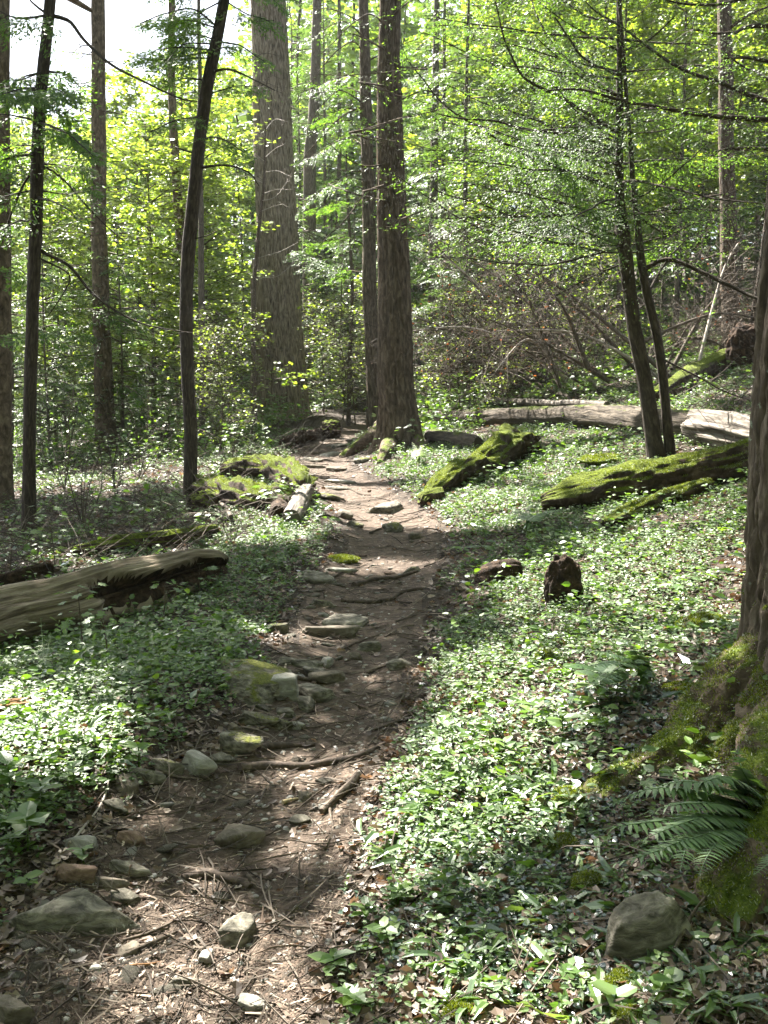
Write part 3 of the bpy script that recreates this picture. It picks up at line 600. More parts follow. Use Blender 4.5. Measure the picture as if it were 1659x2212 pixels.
for k in range(44):
    v0 = rng.uniform(-140, 560); sd = -1 if rng.uniform() < .76 else 1; L = rng.uniform(130, 470 if sd < 0 else 250); rise = rng.uniform(-10, 150) if v0 > 100 else rng.uniform(-60, 60); dd_ = rng.uniform(-1.8, 1.8)
    branch(duo, [(0, v0), (1338 + sd * L * .45, v0 - rise * .35, dd_ * .5), (1338 + sd * L, v0 - rise, dd_)], .012, .004, 6, .4, dict(card=.024, gap=.030, tw=.8, dens=2.7, start=.05, droop=.4))
branch(duo, [(0, 530), (1250, 560, -.4), (1180, 575, -.8), (1100, 570, -1.0), (1020, 560, -1.2)], .014, .004, 34, .45)
branch(duo, [(0, 560), (1290, 590, .2), (1200, 640, .5)], .012, .004, 24, .4)
branch(duo2, [(0, 590), (1440, 560, -.1), (1520, 590, -.3), (1600, 625, -.5), (1665, 660, -.7)], .026, .016, 14, .4)
branch(duo2, [(0, 640), (1412, 610, .1), (1440, 560, .2), (1480, 520, .2)], .016, .005, 18, .4)
branch(duo2, [(0, 780), (1480, 800, -.1), (1560, 840, -.2), (1630, 868, -.2)], .012, .005, 14, .4)
branch(duo2, [(0, 470), (1430, 500, .2), (1480, 480, .3), (1560, 482, .4), (1640, 470, .4)], .012, .004, 26, .45)
branch(duo, [(0, 620), (1330, 640, -.3), (1300, 690, -.5)], .008, .003, 16, .3)
branch(duo, [(0, 680), (1400, 650, .3), (1440, 600, .5)], .008, .003, 16, .3)
branch(rback, [(0, 60), (1620, 30, -.3), (1670, 10, -.5)], .03, .012, 8, .5)
branch(rback, [(0, 330), (1620, 322, -.3), (1680, 318, -.6)], .03, .015, 8, .5)
for px in [[(0, 150), (1480, 140, -.5), (1400, 170, -1.0)], [(0, 420), (1490, 430, -.6), (1420, 450, -.9)], [(0, 260), (1640, 280, -.6), (1700, 310, -1.)], [(0, 500), (1620, 520, -.4), (1680, 540, -.8)], [(0, 540), (1520, 560, -.4), (1470, 580, -.8)]]:
    branch(rback, px, .02, .005, 10, .5, dict(card=.05, gap=.06, tw=.6))
# dead lower twigs of the trunks behind the path
for v in np.linspace(60, 660, 26):
    s_ = rng.choice([-1, 1]); branch(slim, [(0, v), (792 + s_ * rng.uniform(40, 70), v - rng.uniform(0, 40), rng.uniform(-.6, .6)), (792 + s_ * rng.uniform(90, 170), v + rng.uniform(-60, 50), rng.uniform(-1.4, 1))], .018, .005, 8, .6, dict(card=.05, gap=.06, tw=.75, start=.15, dens=1.2, droop=.35) if rng.uniform() < .85 else None)
branch(slim, [(0, 400), (750, 470, -.4), (720, 500, -.5), (690, 530, -.6)], .02, .006, 10, .4)
branch(slim, [(0, 120), (760, 90, -.2), (700, 140, -.4), (630, 230, -.5)], .02, .006, 12, .5)
branch(slim, [(0, 230), (740, 250, -.3), (690, 300, -.5), (640, 360, -.6)], .02, .006, 14, .5)
for v in np.linspace(20, 520, 13):
    branch(twin, [(0, v), (842 + rng.choice([-1, 1]) * rng.uniform(50, 90), v + rng.uniform(-40, 20), rng.uniform(-1.2, -.2)), (842 + rng.choice([-1, 1]) * rng.uniform(90, 170), v + rng.uniform(-50, 60), rng.uniform(-2, .4))], .016, .004, 5, .4, dict(card=.045, gap=.06, tw=.5, start=.2))
# pale dead twigs of the sapling across the huge trunk
for v in (300, 340, 372, 395, 430, 455, 300, 350, 480, 520, 560, 600, 420, 280):
    s_ = rng.choice([-1, 1, 1]); l_ = rng.uniform(30, 75)
    branch(sap, [(0, v), (568 + s_ * l_ * .5, v - rng.uniform(0, 25), rng.uniform(-.4, .3)), (568 + s_ * l_, v - rng.uniform(-10, 45), rng.uniform(-.7, .5))], .006, .002, 5, .22, None, mat='twig_pale', name='twig')
for t_, vv, n_ in ((patch, (250, 900), 24), (edge, (300, 900), 10), (far1, (100, 700), 16), (far3, (100, 700), 14), (fork, (100, 600), 12)):
    for k in range(n_):
        v = rng.uniform(*vv); p, _ = on_trunk(t_, v); u0 = project(p[None])[0][0]; s_ = rng.choice([-1, 1])
        branch(t_, [(0, v), (u0 + s_ * rng.uniform(25, 50), v + rng.uniform(-15, 15), rng.uniform(-.8, .3)), (u0 + s_ * rng.uniform(60, 120), v + rng.uniform(-10, 40), rng.uniform(-1.6, .5))], .012, .004, 4, .4,
               dict(card=.06, gap=.09, tw=.6, start=.2) if t_ is not fork else None)

# the hemlock whose trunk stands beyond the right border: only its boughs reach into the picture
ob = np.array([4.6, 9.0, 0]); ob[2] = gz(4.6, 9.0)
over = Tree(); over.root = thing('hemlock_tree', 'overhanging hemlock boughs reaching in from beyond the right border', 'tree', tuple(ob)); over.b = ob; over.depth = 9.0; over.crown = []; over.mat = 'bark_dark'; over.shade = True; over.label = ''
Pz = np.array([[4.6, 9, ob[2] - .3], [4.55, 9.0, 4], [4.5, 9.0, 8], [4.45, 9.0, 13]]); over.path, over.rad = resample(Pz, .15, [.17, .14, .1, .03]); mb = MB(); tube(mb, over.path, over.rad, 16, bark_disp(.1, 5, 2, 91)); obj('trunk', mb, M['bark_dark'], over.root, ob); TREES.append(over)
for px in [[(1990, 330), (1659, 262, -.4), (1540, 248, -.5), (1419, 230, -.6), (1269, 200, -.8), (1179, 195, -.9)], [(1990, 330), (1659, 215, .5), (1560, 180, .6), (1454, 135, .7), (1329, 50, .9), (1269, 0, 1.0)], [(1990, 80), (1659, 50, 0), (1585, 70, -.2), (1500, 60, -.3)],
           [(1990, 420), (1700, 330, .8), (1600, 318, .9), (1520, 332, 1.0)], [(1990, 10), (1700, -10, -.6), (1560, 10, -.8), (1400, -10, -1.0)], [(1990, 180), (1700, 140, -1.0), (1560, 120, -1.2)], [(1990, 280), (1680, 180, 1.4), (1560, 120, 1.7)]]:
    branch(over, px, .028, .005, 12, .4, dict(card=.022, gap=.026, tw=.8, dens=2.8, start=.25, droop=.36), from_trunk=True)

# ------------------------------------------------------------------ unseen sprays added above the picture, placed along the sun's rays to shade chosen ground
def shade_crowns():
    gx, gy = [], []
    y = 1.2
    while y < 17.5:
        st = .15 + .011 * y; xs = np.arange(-y * .52 - 1.2, y * .52 + 1.2, st); gx.append(xs + rng.uniform(-.08, .08, len(xs))); gy.append(np.full(len(xs), y) + rng.uniform(-.08, .08, len(xs))); y += st
    x = np.concatenate(gx); y = np.concatenate(gy); e = .10 + .004 * y; lit = np.max([litness(x + a * e, y + b * e) for a, b in ((0, 0), (1, 0), (-1, 0), (0, 1), (0, -1))], 0)
    nz = .5 + .9 * n2(x, y, 1.1, 3, 77)
    dark_ = (lit < .15 + .8 * np.clip(nz, 0, 1)) & (rng.uniform(size=len(x)) < .90 + .1 * (lit < .1))
    leak = (lit < .2) & (n2(x, y, 2.2, 2, 91) > .46); dark_ &= ~leak
    G = ground_pts(x[dark_], y[dark_]); h = (3.4 + .64 * G[:, 1]) * rng.uniform(1.0, 1.3, len(G)); C = G + SUN[None] * (h / SUN[2])[:, None]
    hosts = [t for t in TREES if t.shade]; HB = np.array([t.path[int(len(t.path) * .75)] for t in hosts])
    own = np.argmin(np.linalg.norm((C[:, None, :2] - HB[None, :, :2]), axis=-1) , axis=1)
    for k, t in enumerate(hosts):
        c = C[own == k]
        if not len(c): continue
        m = 38; sc = np.repeat(C[own == k][:, 2] * 0 + (1 + .07 * (G[own == k][:, 1] - 3)), m); P = np.repeat(c, m, 0) + rng.normal(size=(len(c) * m, 3)) * (.06 * sc)[:, None] + SUN[None] * rng.uniform(-.7, .7, (len(c) * m, 1))
        X = yaw(len(P)) + rng.normal(size=P.shape) * .2; Nn = nrm(SUN[None] + rng.normal(size=P.shape) * .5)
        t.crown.append((P, X, Nn, rng.uniform(.10, .19, len(P)) * sc, np.zeros((0, 3)), np.zeros((0, 3))))  # shading sprays, joined into the host tree's crown mesh
        # unseen limbs added to carry those shading sprays
        nl = min(9, len(c), max(2, len(c) // 60)); sel = c[rng.choice(len(c), nl, replace=False)]; mb = MB()
        for q in sel:
            zz = np.clip(q[2] - .25 * np.linalg.norm(q[:2] - HB[k][:2]), 6.5, t.path[-1][2] - .3); i = int(np.argmin(np.abs(t.path[:, 2] - zz))); a = t.path[i]
            mid = a * .5 + q * .5 + np.array([0, 0, .3]); tube(mb, resample([a, mid, q], .4), np.linspace(.035, .008, len(resample([a, mid, q], .4))), 5)
        obj('shade_limbs', mb, M[t.mat], t.root, t.b)
shade_crowns()
for t in TREES: finish_crown(t)

# ------------------------------------------------------------------ trees in the background
def proto_hemlock(seed, H, z0, tw, cards, gap, limb, nl, mat='hemlock_far'):
    global rng
    rng = np.random.default_rng(seed); root = thing('hemlock_tree', 'x', 'tree', (0, 0, 0)); mb = MB()
    P = resample([(0, 0, -.4), (rng.normal() * .08, rng.normal() * .08, H * .5), (0, 0, H)], .3); tube(mb, P, np.linspace(.0075 * H, .008, len(P)), 9); obj('trunk', mb, M['bark_mid'], root)
    wb, lb = MB(), MB()
    for k in range(nl):
        z = z0 + (H - z0) * (k + rng.uniform(0, 1)) / nl; a = rng.uniform(0, 6.283); L = limb * (1.05 - .85 * (z - z0) / (H - z0)) * rng.uniform(.6, 1.1)
        d = np.array([math.cos(a), math.sin(a), 0]); pl = [np.array([0, 0, z]), np.array([0, 0, z]) + d * L * .5 + np.array([0, 0, L * rng.uniform(.0, .2)]), np.array([0, 0, z]) + d * L + np.array([0, 0, L * rng.uniform(-.25, .12)])]
        Q = resample(pl, .25); tube(wb, Q, np.linspace(.02, .006, len(Q)), 4)
        pos, X, Nn, S_, A, B = hemlock_sprays(pl, cards, gap, tw, .1, .8, .2, prune=False); scatter(lb, *NEEDLE, pos, X, Nn, S_)
    obj('limbs', wb, M['bark_mid'], root); obj('crown', lb, M[mat], root, smooth=False); return root
def proto_maple(seed, H, z0, spread, n_leaf, leaf, mat='maple'):
    global rng
    rng = np.random.default_rng(seed); root = thing('maple_tree', 'x', 'tree', (0, 0, 0)); mb = MB()
    P = resample([(0, 0, -.4), (rng.normal() * .1, rng.normal() * .1, H * .5), (rng.normal() * .2, rng.normal() * .2, H)], .25); tube(mb, P, np.linspace(.0075 * H, .006, len(P)), 8); obj('trunk', mb, M['bark_mid'], root)
    wb, lb = MB(), MB(); nl = 34; A_, B_, ends = [], [], []
    for k in range(nl):
        z = z0 + (H - z0) * ((k + rng.uniform(0, 1)) / nl); a = rng.uniform(0, 6.283); L = spread * (1.0 - .55 * (z - z0) / (H - z0)) * rng.uniform(.5, 1.1)
        d = np.array([math.cos(a), math.sin(a), 0]); s = P[int(np.argmin(np.abs(P[:, 2] - z)))]; e = s + d * L + np.array([0, 0, L * rng.uniform(.1, .5)])
        Q = resample([s, s * .5 + e * .5 + np.array([0, 0, .1]), e], .2); tube(wb, Q, np.linspace(.018, .005, len(Q)), 4)
        for q in range(9):
            f = rng.uniform(.25, 1); a0 = s * (1 - f) + e * f; b0 = a0 + nrm(d * .5 + rand_unit(1)[0] * np.array([1, 1, .35])) * rng.uniform(.25, .75); A_.append(a0); B_.append(b0)
    A_, B_ = np.array(A_), np.array(B_); thin_tubes(wb, A_, B_, .006, .002, None, 1)
    j = rng.integers(0, len(A_), n_leaf); f = rng.uniform(.2, 1.05, n_leaf)[:, None]; pos = A_[j] * (1 - f) + B_[j] * f + rng.normal(size=(n_leaf, 3)) * np.array([.10, .10, .035])
    leaves_on(lb, pos, leaf, ROUND, tilt=.45)
    obj('limbs', wb, M['bark_mid'], root); obj('crown', lb, M[mat], root, smooth=False); return root
PH = [proto_hemlock(101, 13, 1.0, .8, .080, .10, 2.4, 84), proto_hemlock(102, 9, .5, .7, .070, .09, 2.0, 74), proto_hemlock(103, 5.0, .25, .55, .058, .075, 1.35, 56)]
PM = [proto_maple(111, 9.5, 2.2, 2.7, 9000, .095), proto_maple(112, 6.5, 1.0, 2.1, 6500, .085), proto_maple(113, 3.4, .5, 1.2, 1000, .065)]
rng = np.random.default_rng(77)
used = set()
def plant(proto, u, depth, scale, label, group):
    x = (u - CX) / FPX * depth; loc = (x, depth, gz(x, depth)); rz = rng.uniform(0, 6.283)
    if proto.name not in used:
        used.add(proto.name); proto.location = loc; proto.rotation_euler = (0, 0, rz); proto.scale = (scale,) * 3; proto['label'] = label; proto['group'] = group; return proto
    return copy_tree(proto, loc, rz, scale, label, group)
LA = 'soft green hemlock crowded among sunlit maples, far behind the slim trunks', 'hemlocks behind the slim trunks'
LB = 'bright yellow-green maple in fresh leaf behind the slim trunks', 'maples behind the slim trunks'
LC = 'dim hemlock in the shade beyond the bend of the path', 'hemlocks beyond the path'
LD = 'yellow-green maple glowing behind the long hemlock boughs on the right bank', 'maples on the right bank'
LE = 'grey-green hemlock standing behind the brush tangle on the right bank', 'hemlocks on the right bank'
LF = 'small bright leafy maple sapling growing near the foot of the huge trunk', 'leafy saplings near the path end'
for u, d, s in [(20, 23, .8), (270, 27, .8), (330, 37, 1.1), (80, 38, 1.1), (520, 36, 1.0), (650, 34, 1.2), (720, 38, 1.2)]: plant(PH[1], u, d, s * rng.uniform(.9, 1.1), *LA)
for u, d, s in [(110, 18, .8), (265, 19.5, .9), (150, 22, 1.0), (20, 18, .9), (455, 24, 1.0), (330, 23, 1.0)]: plant(PH[2], u, d, s, *LA)
for u, d, s in [(160, 29, .9), (310, 27, .95), (420, 26, .95), (90, 34, 1), (240, 36, 1.05), (370, 37, 1.1), (470, 38, 1.2)]: plant(PM[0], u, d, s * rng.uniform(.92, 1.08), *LB)
for u, d, s in [(120, 23, 1), (220, 26, 1), (330, 22, 1.0), (440, 21, .95), (60, 21, .9), (420, 27, 1.1), (390, 28, 1.1)]: plant(PM[1], u, d, s, *LB)
for u, d, s in [(640, 36, 1), (705, 33, 1), (760, 42, 1.1), (680, 47, 1.3), (830, 40, 1.1), (735, 50, 1.3)]: plant(PH[0], u, d, s, *LC)
for u, d, s in [(650, 29, 1), (715, 33, 1.1), (770, 29, 1.0), (625, 33, 1.1), (745, 28, .8)]: plant(PH[2], u, d, s * 1.2, *LC)
for u, d, s in [(1180, 24, 1.05), (1330, 26, 1.1), (1450, 22, 1), (1560, 25, 1.05), (1640, 21, 1), (1260, 31, 1.2), (1420, 31, 1.2), (1540, 33, 1.3), (1700, 27, 1.1), (1080, 29, 1.15), (1620, 30, 1.2), (1000, 34, 1.2)]: plant(PM[0], u, d, s, *LD)
for u, d, s in [(955, 27, 1), (1010, 24, .9), (1130, 26, .95), (1060, 31, 1.05), (1290, 30, 1.05), (1520, 31, 1.1), (1660, 30, 1.1), (1160, 40, 1.3), (1400, 42, 1.35)]: plant(PH[0], u, d, s, *LE)
for u, d, s in [(965, 23, .9), (1170, 24, .9), (1500, 22, .9), (1640, 20, .9)]: plant(PH[2], u, d, s, *LE)
for u, d, s in [(470, 15.5, .55), (500, 17.5, .6), (445, 18, .7), (735, 22, .75), (770, 23.5, .85), (700, 26, .8), (930, 19.5, .6), (820, 26, 1.0)]: plant(PM[2], u, d, s, *LF)
for u, d, s in [(1000, 18.0, .65), (1100, 16.5, .5), (1230, 17.0, .6), (1160, 20.5, .8), (1290, 19, .7), (1060, 20, .8)]: plant(PM[2], u, d, s, 'small yellow-green sapling leafing out among the dead twigs of the brush tangle', 'saplings in the brush tangle')

# the wood on the far hillside reads as one mass
def far_wood():
    lb, tb = MB(), MB(); n = 0
    for k in range(330):
        a = rng.uniform(-.62, .62); d = rng.uniform(38, 85); x = a * d; z = gz(x, d); u = CX + x / d * FPX
        H = (13.0 if u < 430 else 16 if u < 560 else 22) * rng.uniform(.7, 1.12) * (d / 60) ** .55
        if 840 < u < 990: H *= .8
        tube(tb, np.array([(x, d, z - .5), (x + rng.normal() * .3, d, z + H * .5), (x + rng.normal() * .5, d, z + H * .95)]), np.array([.13, .09, .03]), 5)
        m = 420; t = rng.uniform(.12, 1, m); r = (.35 + 2.7 * np.sqrt(np.clip(1 - t, 0, 1))) * np.sqrt(rng.uniform(0, 1, m)); th = rng.uniform(0, 6.283, m)
        P = np.stack([x + r * np.cos(th), d + r * np.sin(th), z + t * H], -1) + rng.normal(size=(m, 3)) * .25
        leaves_on(lb, P, rng.uniform(.24, .42), ROUND, tilt=.7)
    o = obj('far_wood', lb, M['far'], None, smooth=False); tag(o, 'pale green wood of many crowns closing the view on the far hillside', 'wood', kind='stuff')
    o = obj('far_trunks', tb, M['bark_mid'], None); tag(o, 'many thin dim trunks of the far hillside wood', 'trunks', kind='stuff')
def unseen_wood():  # unseen trees added beside and behind the camera to cut sky light
    lb, tb = MB(), MB()
    for k in range(70):
        a = rng.uniform(math.radians(48), math.radians(312)); d = rng.uniform(5, 16); x, y = math.sin(a) * d, math.cos(a) * d
        if (x < -1 and y > 1.5) or (y > -3 and abs(x) - 3.4 < .42 * max(y, 0)): continue
        z = gz(x, y); H = rng.uniform(9, 16); tube(tb, np.array([(x, y, z - .4), (x + rng.normal() * .2, y, z + H * .5), (x, y, z + H)]), np.array([.14, .1, .02]), 6)
        m = 1500; t = rng.uniform(.10, 1, m); r = (.3 + 2.6 * (1 - t) ** .7) * np.sqrt(rng.uniform(0, 1, m)); th = rng.uniform(0, 6.283, m); leaves_on(lb, np.stack([x + r * np.cos(th), y + r * np.sin(th), z + t * H], -1), .20, OVATE, tilt=.7)
    tag(obj('unseen_wood', lb, M['far'], None, smooth=False), 'unseen green crowns added round the camera to block sky light', None, None, 'stuff'); tag(obj('unseen_wood_trunks', tb, M['bark_mid'], None), 'trunks of the unseen wood added round the camera to block sky light', None, None, 'stuff')
M['far'] = leaf_mat('far_foliage', [(0, (.06, .11, .03)), (.5, (.12, .19, .04)), (1, (.20, .28, .06))], .6, .03, .5)
far_wood()
unseen_wood()

# ------------------------------------------------------------------ stones
def ico(sub):
    bm = bmesh.new(); bmesh.ops.create_icosphere(bm, subdivisions=sub, radius=1); V = np.array([v.co[:] for v in bm.verts]); F = np.array([[v.index for v in f.verts] for f in bm.faces]); bm.free(); return nrm(V), F
ICO = {k: ico(k) for k in (2, 3, 4, 5)}
def rock_mesh(rs, dims, sub=4, flat=0.5, poly=None, sharp=26, rough=.05):
    """faceted boulder: soft intersection of random cutting planes; poly = plan outline (unit space) for slabs"""
    V, F = ICO[sub]; g = np.random.default_rng(rs)
    n = nrm(g.normal(size=(11, 3)) * np.array([1, 1, .6])); d = g.uniform(.68, 1.0, 11)
    if poly is not None:
        n = []; d = []
        m = len(poly)
        for k in range(m):
            a, b = np.array(poly[k]), np.array(poly[(k + 1) % m]); e = b - a; nn = np.array([e[1], -e[0]]); nn /= np.linalg.norm(nn) + 1e-9
            if nn @ ((a + b) / 2) < 0: nn = -nn
            n.append([nn[0], nn[1], g.uniform(-.1, .45)]); d.append(max(.12, nn @ a))
        n = nrm(np.array(n)); d = np.array(d)
    top = nrm(np.array([[g.normal() * .12, g.normal() * .12, 1.0]])); n = np.vstack([n, top, [[0, 0, -1]]]); d = np.concatenate([d, [1 - flat * .45, .9]])
    q = np.maximum(V @ n.T, 0) / d; r = np.sum(q ** sharp, 1) ** (-1 / sharp)
    r = np.minimum(r, 1.8)
    P = V * r[:, None]; P = P * (1 + rough * 1.6 * fbm(P * 2.3 + rs, 3, rs)[:, None] + rough * fbm(P * 7 + rs, 3, rs + 3)[:, None])
    # thin layered ledges of schist
    P[:, 2] += .05 * np.round(fbm(P * np.array([1.5, 1.5, .5]) + rs, 2, rs + 9) * 5) / 5 * (P[:, 2] > 0)
    mb = MB(); mb.add(P * np.array(dims), None, F); return mb
def stone(u0, u1, v0, v1, mat, seed, label, k=.35, poly=None, rot=None, group=None, name='stone', sub=4, sharp=26, yaw_=0.0):
    b = at((u0 + u1) / 2, v1 - 2); dep = b[1]; px = dep / FPX; Wd = (u1 - u0) * px; vis = (v1 - v0) * px
    th = math.atan2(CAMP[2] - b[2], dep); h = min(k * Wd, .8 * vis / math.cos(th)); L = np.clip((vis - h * math.cos(th)) / math.sin(th), .35 * Wd, 1.5 * Wd)
    mb = rock_mesh(seed, (Wd / 2, L / 2, max(h * .75, .012)), sub, .5, poly, sharp)
    c = np.array([b[0], b[1] + L / 2, 0]); c[2] = gz(c[0], c[1])
    nn = gnormal(np.array([c[0]]), np.array([c[1]]), .1)[0]
    o = obj(name, mb, M[mat], None); o.location = (c[0], c[1], c[2] + h * .28)
    o.rotation_euler = (math.atan2(-nn[1], nn[2]) * -1 * .8 if False else -math.atan2(nn[1], nn[2]) * .8, math.atan2(nn[0], nn[2]) * .8, yaw_)
    tag(o, label, 'stone', group); return o
ST = [
 (8, 306, 1912, 2036, 'stone', 1, 'large flat grey slab with a long point, half sunk at the near left path edge', .16, [(-1.0, -.85), (-.75, -.95), (.2, -.55), (1.0, .0), (.55, .3), (0.05, .95), (-.35, .95), (-.62, .25)]),
 (468, 552, 1972, 2052, 'stone_edge_moss', 2, 'angular tan-grey stone with a mossy top corner standing in the nearest sunlit patch', .55, [(-1, -.9), (.5, -.9), (1, .1), (.85, 1), (.1, 1), (-.6, .2)]),
 (104, 210, 1868, 1920, 'stone_red', 3, 'rusty red-brown block just above the large pointed slab', .38, None),
 (466, 548, 1782, 1846, 'stone_brown', 4, 'dull brown rounded stone half buried in the shaded middle of the path', .5, None),
 (458, 548, 1574, 1634, 'stone_moss', 5, 'low rounded stone with a bright moss cap above the grey rock beside the path', .45, None),
 (382, 450, 1616, 1668, 'stone_pale', 6, 'pale grey lumpy stone left of the long root', .5, None),
 (446, 484, 1628, 1660, 'stone', 7, 'small grey stone touching the pale lumpy one', .5, None),
 (578, 642, 1450, 1514, 'stone_pale', 8, 'grey block of rock with a sharp lit edge, leaning against the mossy slab', .8, [(-1, -.6), (-.3, -1), (1, -.8), (1, .5), (.2, 1), (-.8, .7)]),
 (446, 628, 1420, 1516, 'stone_moss', 9, 'broad olive-mossed slab sloping at the left path edge', .2, [(-1, -.2), (-.5, -.9), (.5, -1), (1, -.1), (.8, .8), (-.2, 1), (-.9, .6)]),
 (646, 724, 1476, 1524, 'stone', 10, 'smooth grey-green stone lying right of the sharp-edged block', .35, None),
 (636, 684, 1502, 1542, 'stone_edge_moss', 11, 'small round stone with a white streak below the smooth grey-green one', .6, None),
 (656, 714, 1436, 1472, 'stone', 12, 'tan flat stone above the dark knobbly root', .35, None),
 (688, 752, 1446, 1480, 'stone_brown', 13, 'dark knobbly stone ending a root, right of the tan flat stone', .4, None),
 (596, 654, 1416, 1438, 'stone', 14, 'thin flat stone behind the olive-mossed slab', .2, None),
 (690, 722, 1412, 1446, 'stone_pale', 15, 'small grey wedge stone above the tan flat stones', .6, None),
 (640, 704, 1426, 1448, 'stone', 16, 'flat stone tucked between the thin one and the small grey wedge', .2, None),
 (630, 722, 1236, 1266, 'stone', 17, 'smooth flat grey slab at the left path edge before the moss patch', .14, [(-1, .1), (-.7, -.8), (.3, -1), (.95, -.4), (1, .2), (.5, .8), (-.4, 1)]),
 (692, 798, 1326, 1362, 'stone_edge_moss', 18, 'broad flat tan stone set level with the path', .14, [(-1, -.6), (0, -1), (.8, -.6), (1, .3), (.4, 1), (-.5, .8)]),
 (686, 778, 1350, 1382, 'stone_brown', 19, 'long low grey stone just in front of the broad flat tan one', .3, None),
 (568, 624, 1342, 1372, 'stone_moss', 20, 'small yellow-green mossy stone at the left edge of the path', .5, None),
 (772, 828, 1383, 1412, 'stone', 21, 'wedge-shaped grey stone tilted in the middle of the path', .4, None),
 (752, 784, 1406, 1428, 'stone_brown', 22, 'small dark stone in front of the tilted wedge', .6, None),
 (792, 876, 1082, 1112, 'stone_edge_moss', 23, 'flat layered rock with a dark edge crossing the sunlit path', .22, [(-1, -.8), (.2, -1), (1, .1), (.6, .9), (-.2, .9)]),
 (726, 764, 1104, 1126, 'stone_brown', 24, 'small dark stone near the pale short log', .4, None),
 (742, 792, 1126, 1140, 'stone_moss', 25, 'thin mossy stone left of the green mossy lump in the path', .25, None),
 (824, 874, 1126, 1152, 'stone_moss', 26, 'low lump of stone under yellow moss in the sunlit path', .4, None),
 (878, 908, 1150, 1168, 'stone_brown', 27, 'small dark round stone on the right side of the sunlit path', .5, None),
 (1318, 1512, 1926, 2086, 'stone', 28, 'big rounded grey boulder under the fern at the foot of the mossy bank', .62, [(-1, -.75), (-.5, -1), (.4, -.95), (1, .1), (.75, .9), (-.6, 1), (-1, .3)]),
 (510, 568, 2150, 2206, 'stone_pale', 29, 'pale tan stone at the lower border of the sunlit path', .6, None),
 (250, 322, 1796, 1828, 'stone_red', 30, 'small reddish block beside the bent stick', .45, None),
 (208, 274, 1726, 1758, 'stone', 31, 'tan oval flat stone under the sunny weeds', .3, None),
 (248, 304, 1684, 1728, 'stone_brown', 32, 'dark rounded stone just above the tan oval one', .55, None),
 (286, 348, 1664, 1702, 'stone_moss', 33, 'low mossy stone beside the dark rounded one', .4, None),
 (318, 392, 1640, 1682, 'stone_moss', 34, 'mossy hump left of the pale lumpy stone', .4, None),
 (124, 216, 1800, 1846, 'stone_pale', 35, 'pale flat stone at the foot of the shaded weeds', .3, None),
 (224, 306, 1864, 1898, 'stone', 36, 'grey-green wedge stone right of the rusty block', .3, None),
 (206, 280, 1896, 1932, 'stone_brown', 37, 'dark low stone between the rusty block and the large slab', .35, None),
 (226, 304, 1926, 1966, 'stone_edge_moss', 38, 'brownish flat stone behind the tip of the large slab', .25, None),
 (-40, 56, 2150, 2230, 'stone_brown', 39, 'brown boulder cut off by the lower left corner', .5, None),
 (616, 676, 1764, 1790, 'stone', 40, 'thin flat stone on the sunlit side of the path near the thick stick', .25, None),
 (642, 676, 1712, 1738, 'stone_brown', 41, 'small dark lump left of the thick stick', .5, None),
 (250, 300, 2030, 2080, 'stone_brown', 42, 'dull stone in the shade below the large slab', .4, None),
 (186, 214, 2082, 2108, 'stone_pale', 43, 'small whitish oval pebble in the shaded path', .5, None),
 (360, 440, 2108, 2140, 'stone', 44, 'flat grey-tan stone in the brightest part of the near path', .25, None),
 (420, 462, 2064, 2096, 'stone_pale', 45, 'small pale stone just left of the angular tan-grey one', .5, None),
 (505, 600, 1544, 1572, 'stone_moss', 46, 'long thin mossed stone above the moss-capped rounded one', .25, None),
 (585, 625, 1552, 1582, 'stone_moss', 47, 'small round mossy stone beside the thin mossed one', .6, None),
 (596, 640, 1530, 1556, 'stone', 48, 'flat dull stone just below the white-streaked one', .3, None),
 (622, 660, 1556, 1580, 'stone_pale', 49, 'pale small stone right of the round mossy one', .4, None),
 (486, 520, 1562, 1586, 'stone_brown', 50, 'small brown stone above the moss-capped rounded one', .5, None),
 (700, 760, 1228, 1240, 'stone_pale', 51, 'small pale flat stone right of the smooth flat slab', .25, None),
 (668, 724, 1296, 1314, 'stone_moss', 52, 'low mossy stone below the smooth flat slab', .35, None),
 (832, 890, 1420, 1450, 'stone_edge_moss', 53, 'stone with a yellow moss patch at the right edge of the path', .35, None),
 (870, 912, 1222, 1240, 'stone_moss', 54, 'small pale mossy stone at the right edge of the shaded path', .4, None),
 (690, 770, 1052, 1062, 'stone', 55, 'thin flat stone on the upper path behind the layered rock', .15, None),
 (672, 738, 1062, 1082, 'stone_moss', 56, 'low sunlit mossy slab beside the pale short log', .2, None),
 (640, 690, 1022, 1034, 'stone', 57, 'flat step stone on the upper path near the log pile', .2, None),
 (700, 748, 1010, 1022, 'stone_brown', 58, 'brown step stone in the middle of the upper path', .25, None),
 (655, 700, 990, 1001, 'stone', 59, 'flat stone on the upper path left of the mossy roots', .25, None),
 (690, 738, 976, 988, 'stone_pale', 60, 'pale flat stone on the upper path opposite the mossy roots', .25, None),
 (712, 752, 960, 970, 'stone_edge_moss', 61, 'round-topped stone at the top of the path', .4, None),
 (745, 800, 944, 956, 'stone_brown', 62, 'dark flat stone at the bend of the path', .25, None),
 (660, 710, 1004, 1014, 'stone_brown', 63, 'dark thin stone across the left of the upper path', .2, None),
 (760, 800, 990, 1004, 'stone_moss', 64, 'mossy stone beside the tip of the mossy root', .35, None),
 (690, 750, 1036, 1046, 'stone_pale', 65, 'pale sunlit flat stone before the step stones', .2, None),
]
for (u0, u1, v0, v1, mt, sd, lb_, k, pl) in ST: stone(u0, u1, v0, v1, mt, sd, lb_, k, pl, sub=5 if u1 - u0 > 120 else 4 if v1 > 1300 else 3)
protos = []
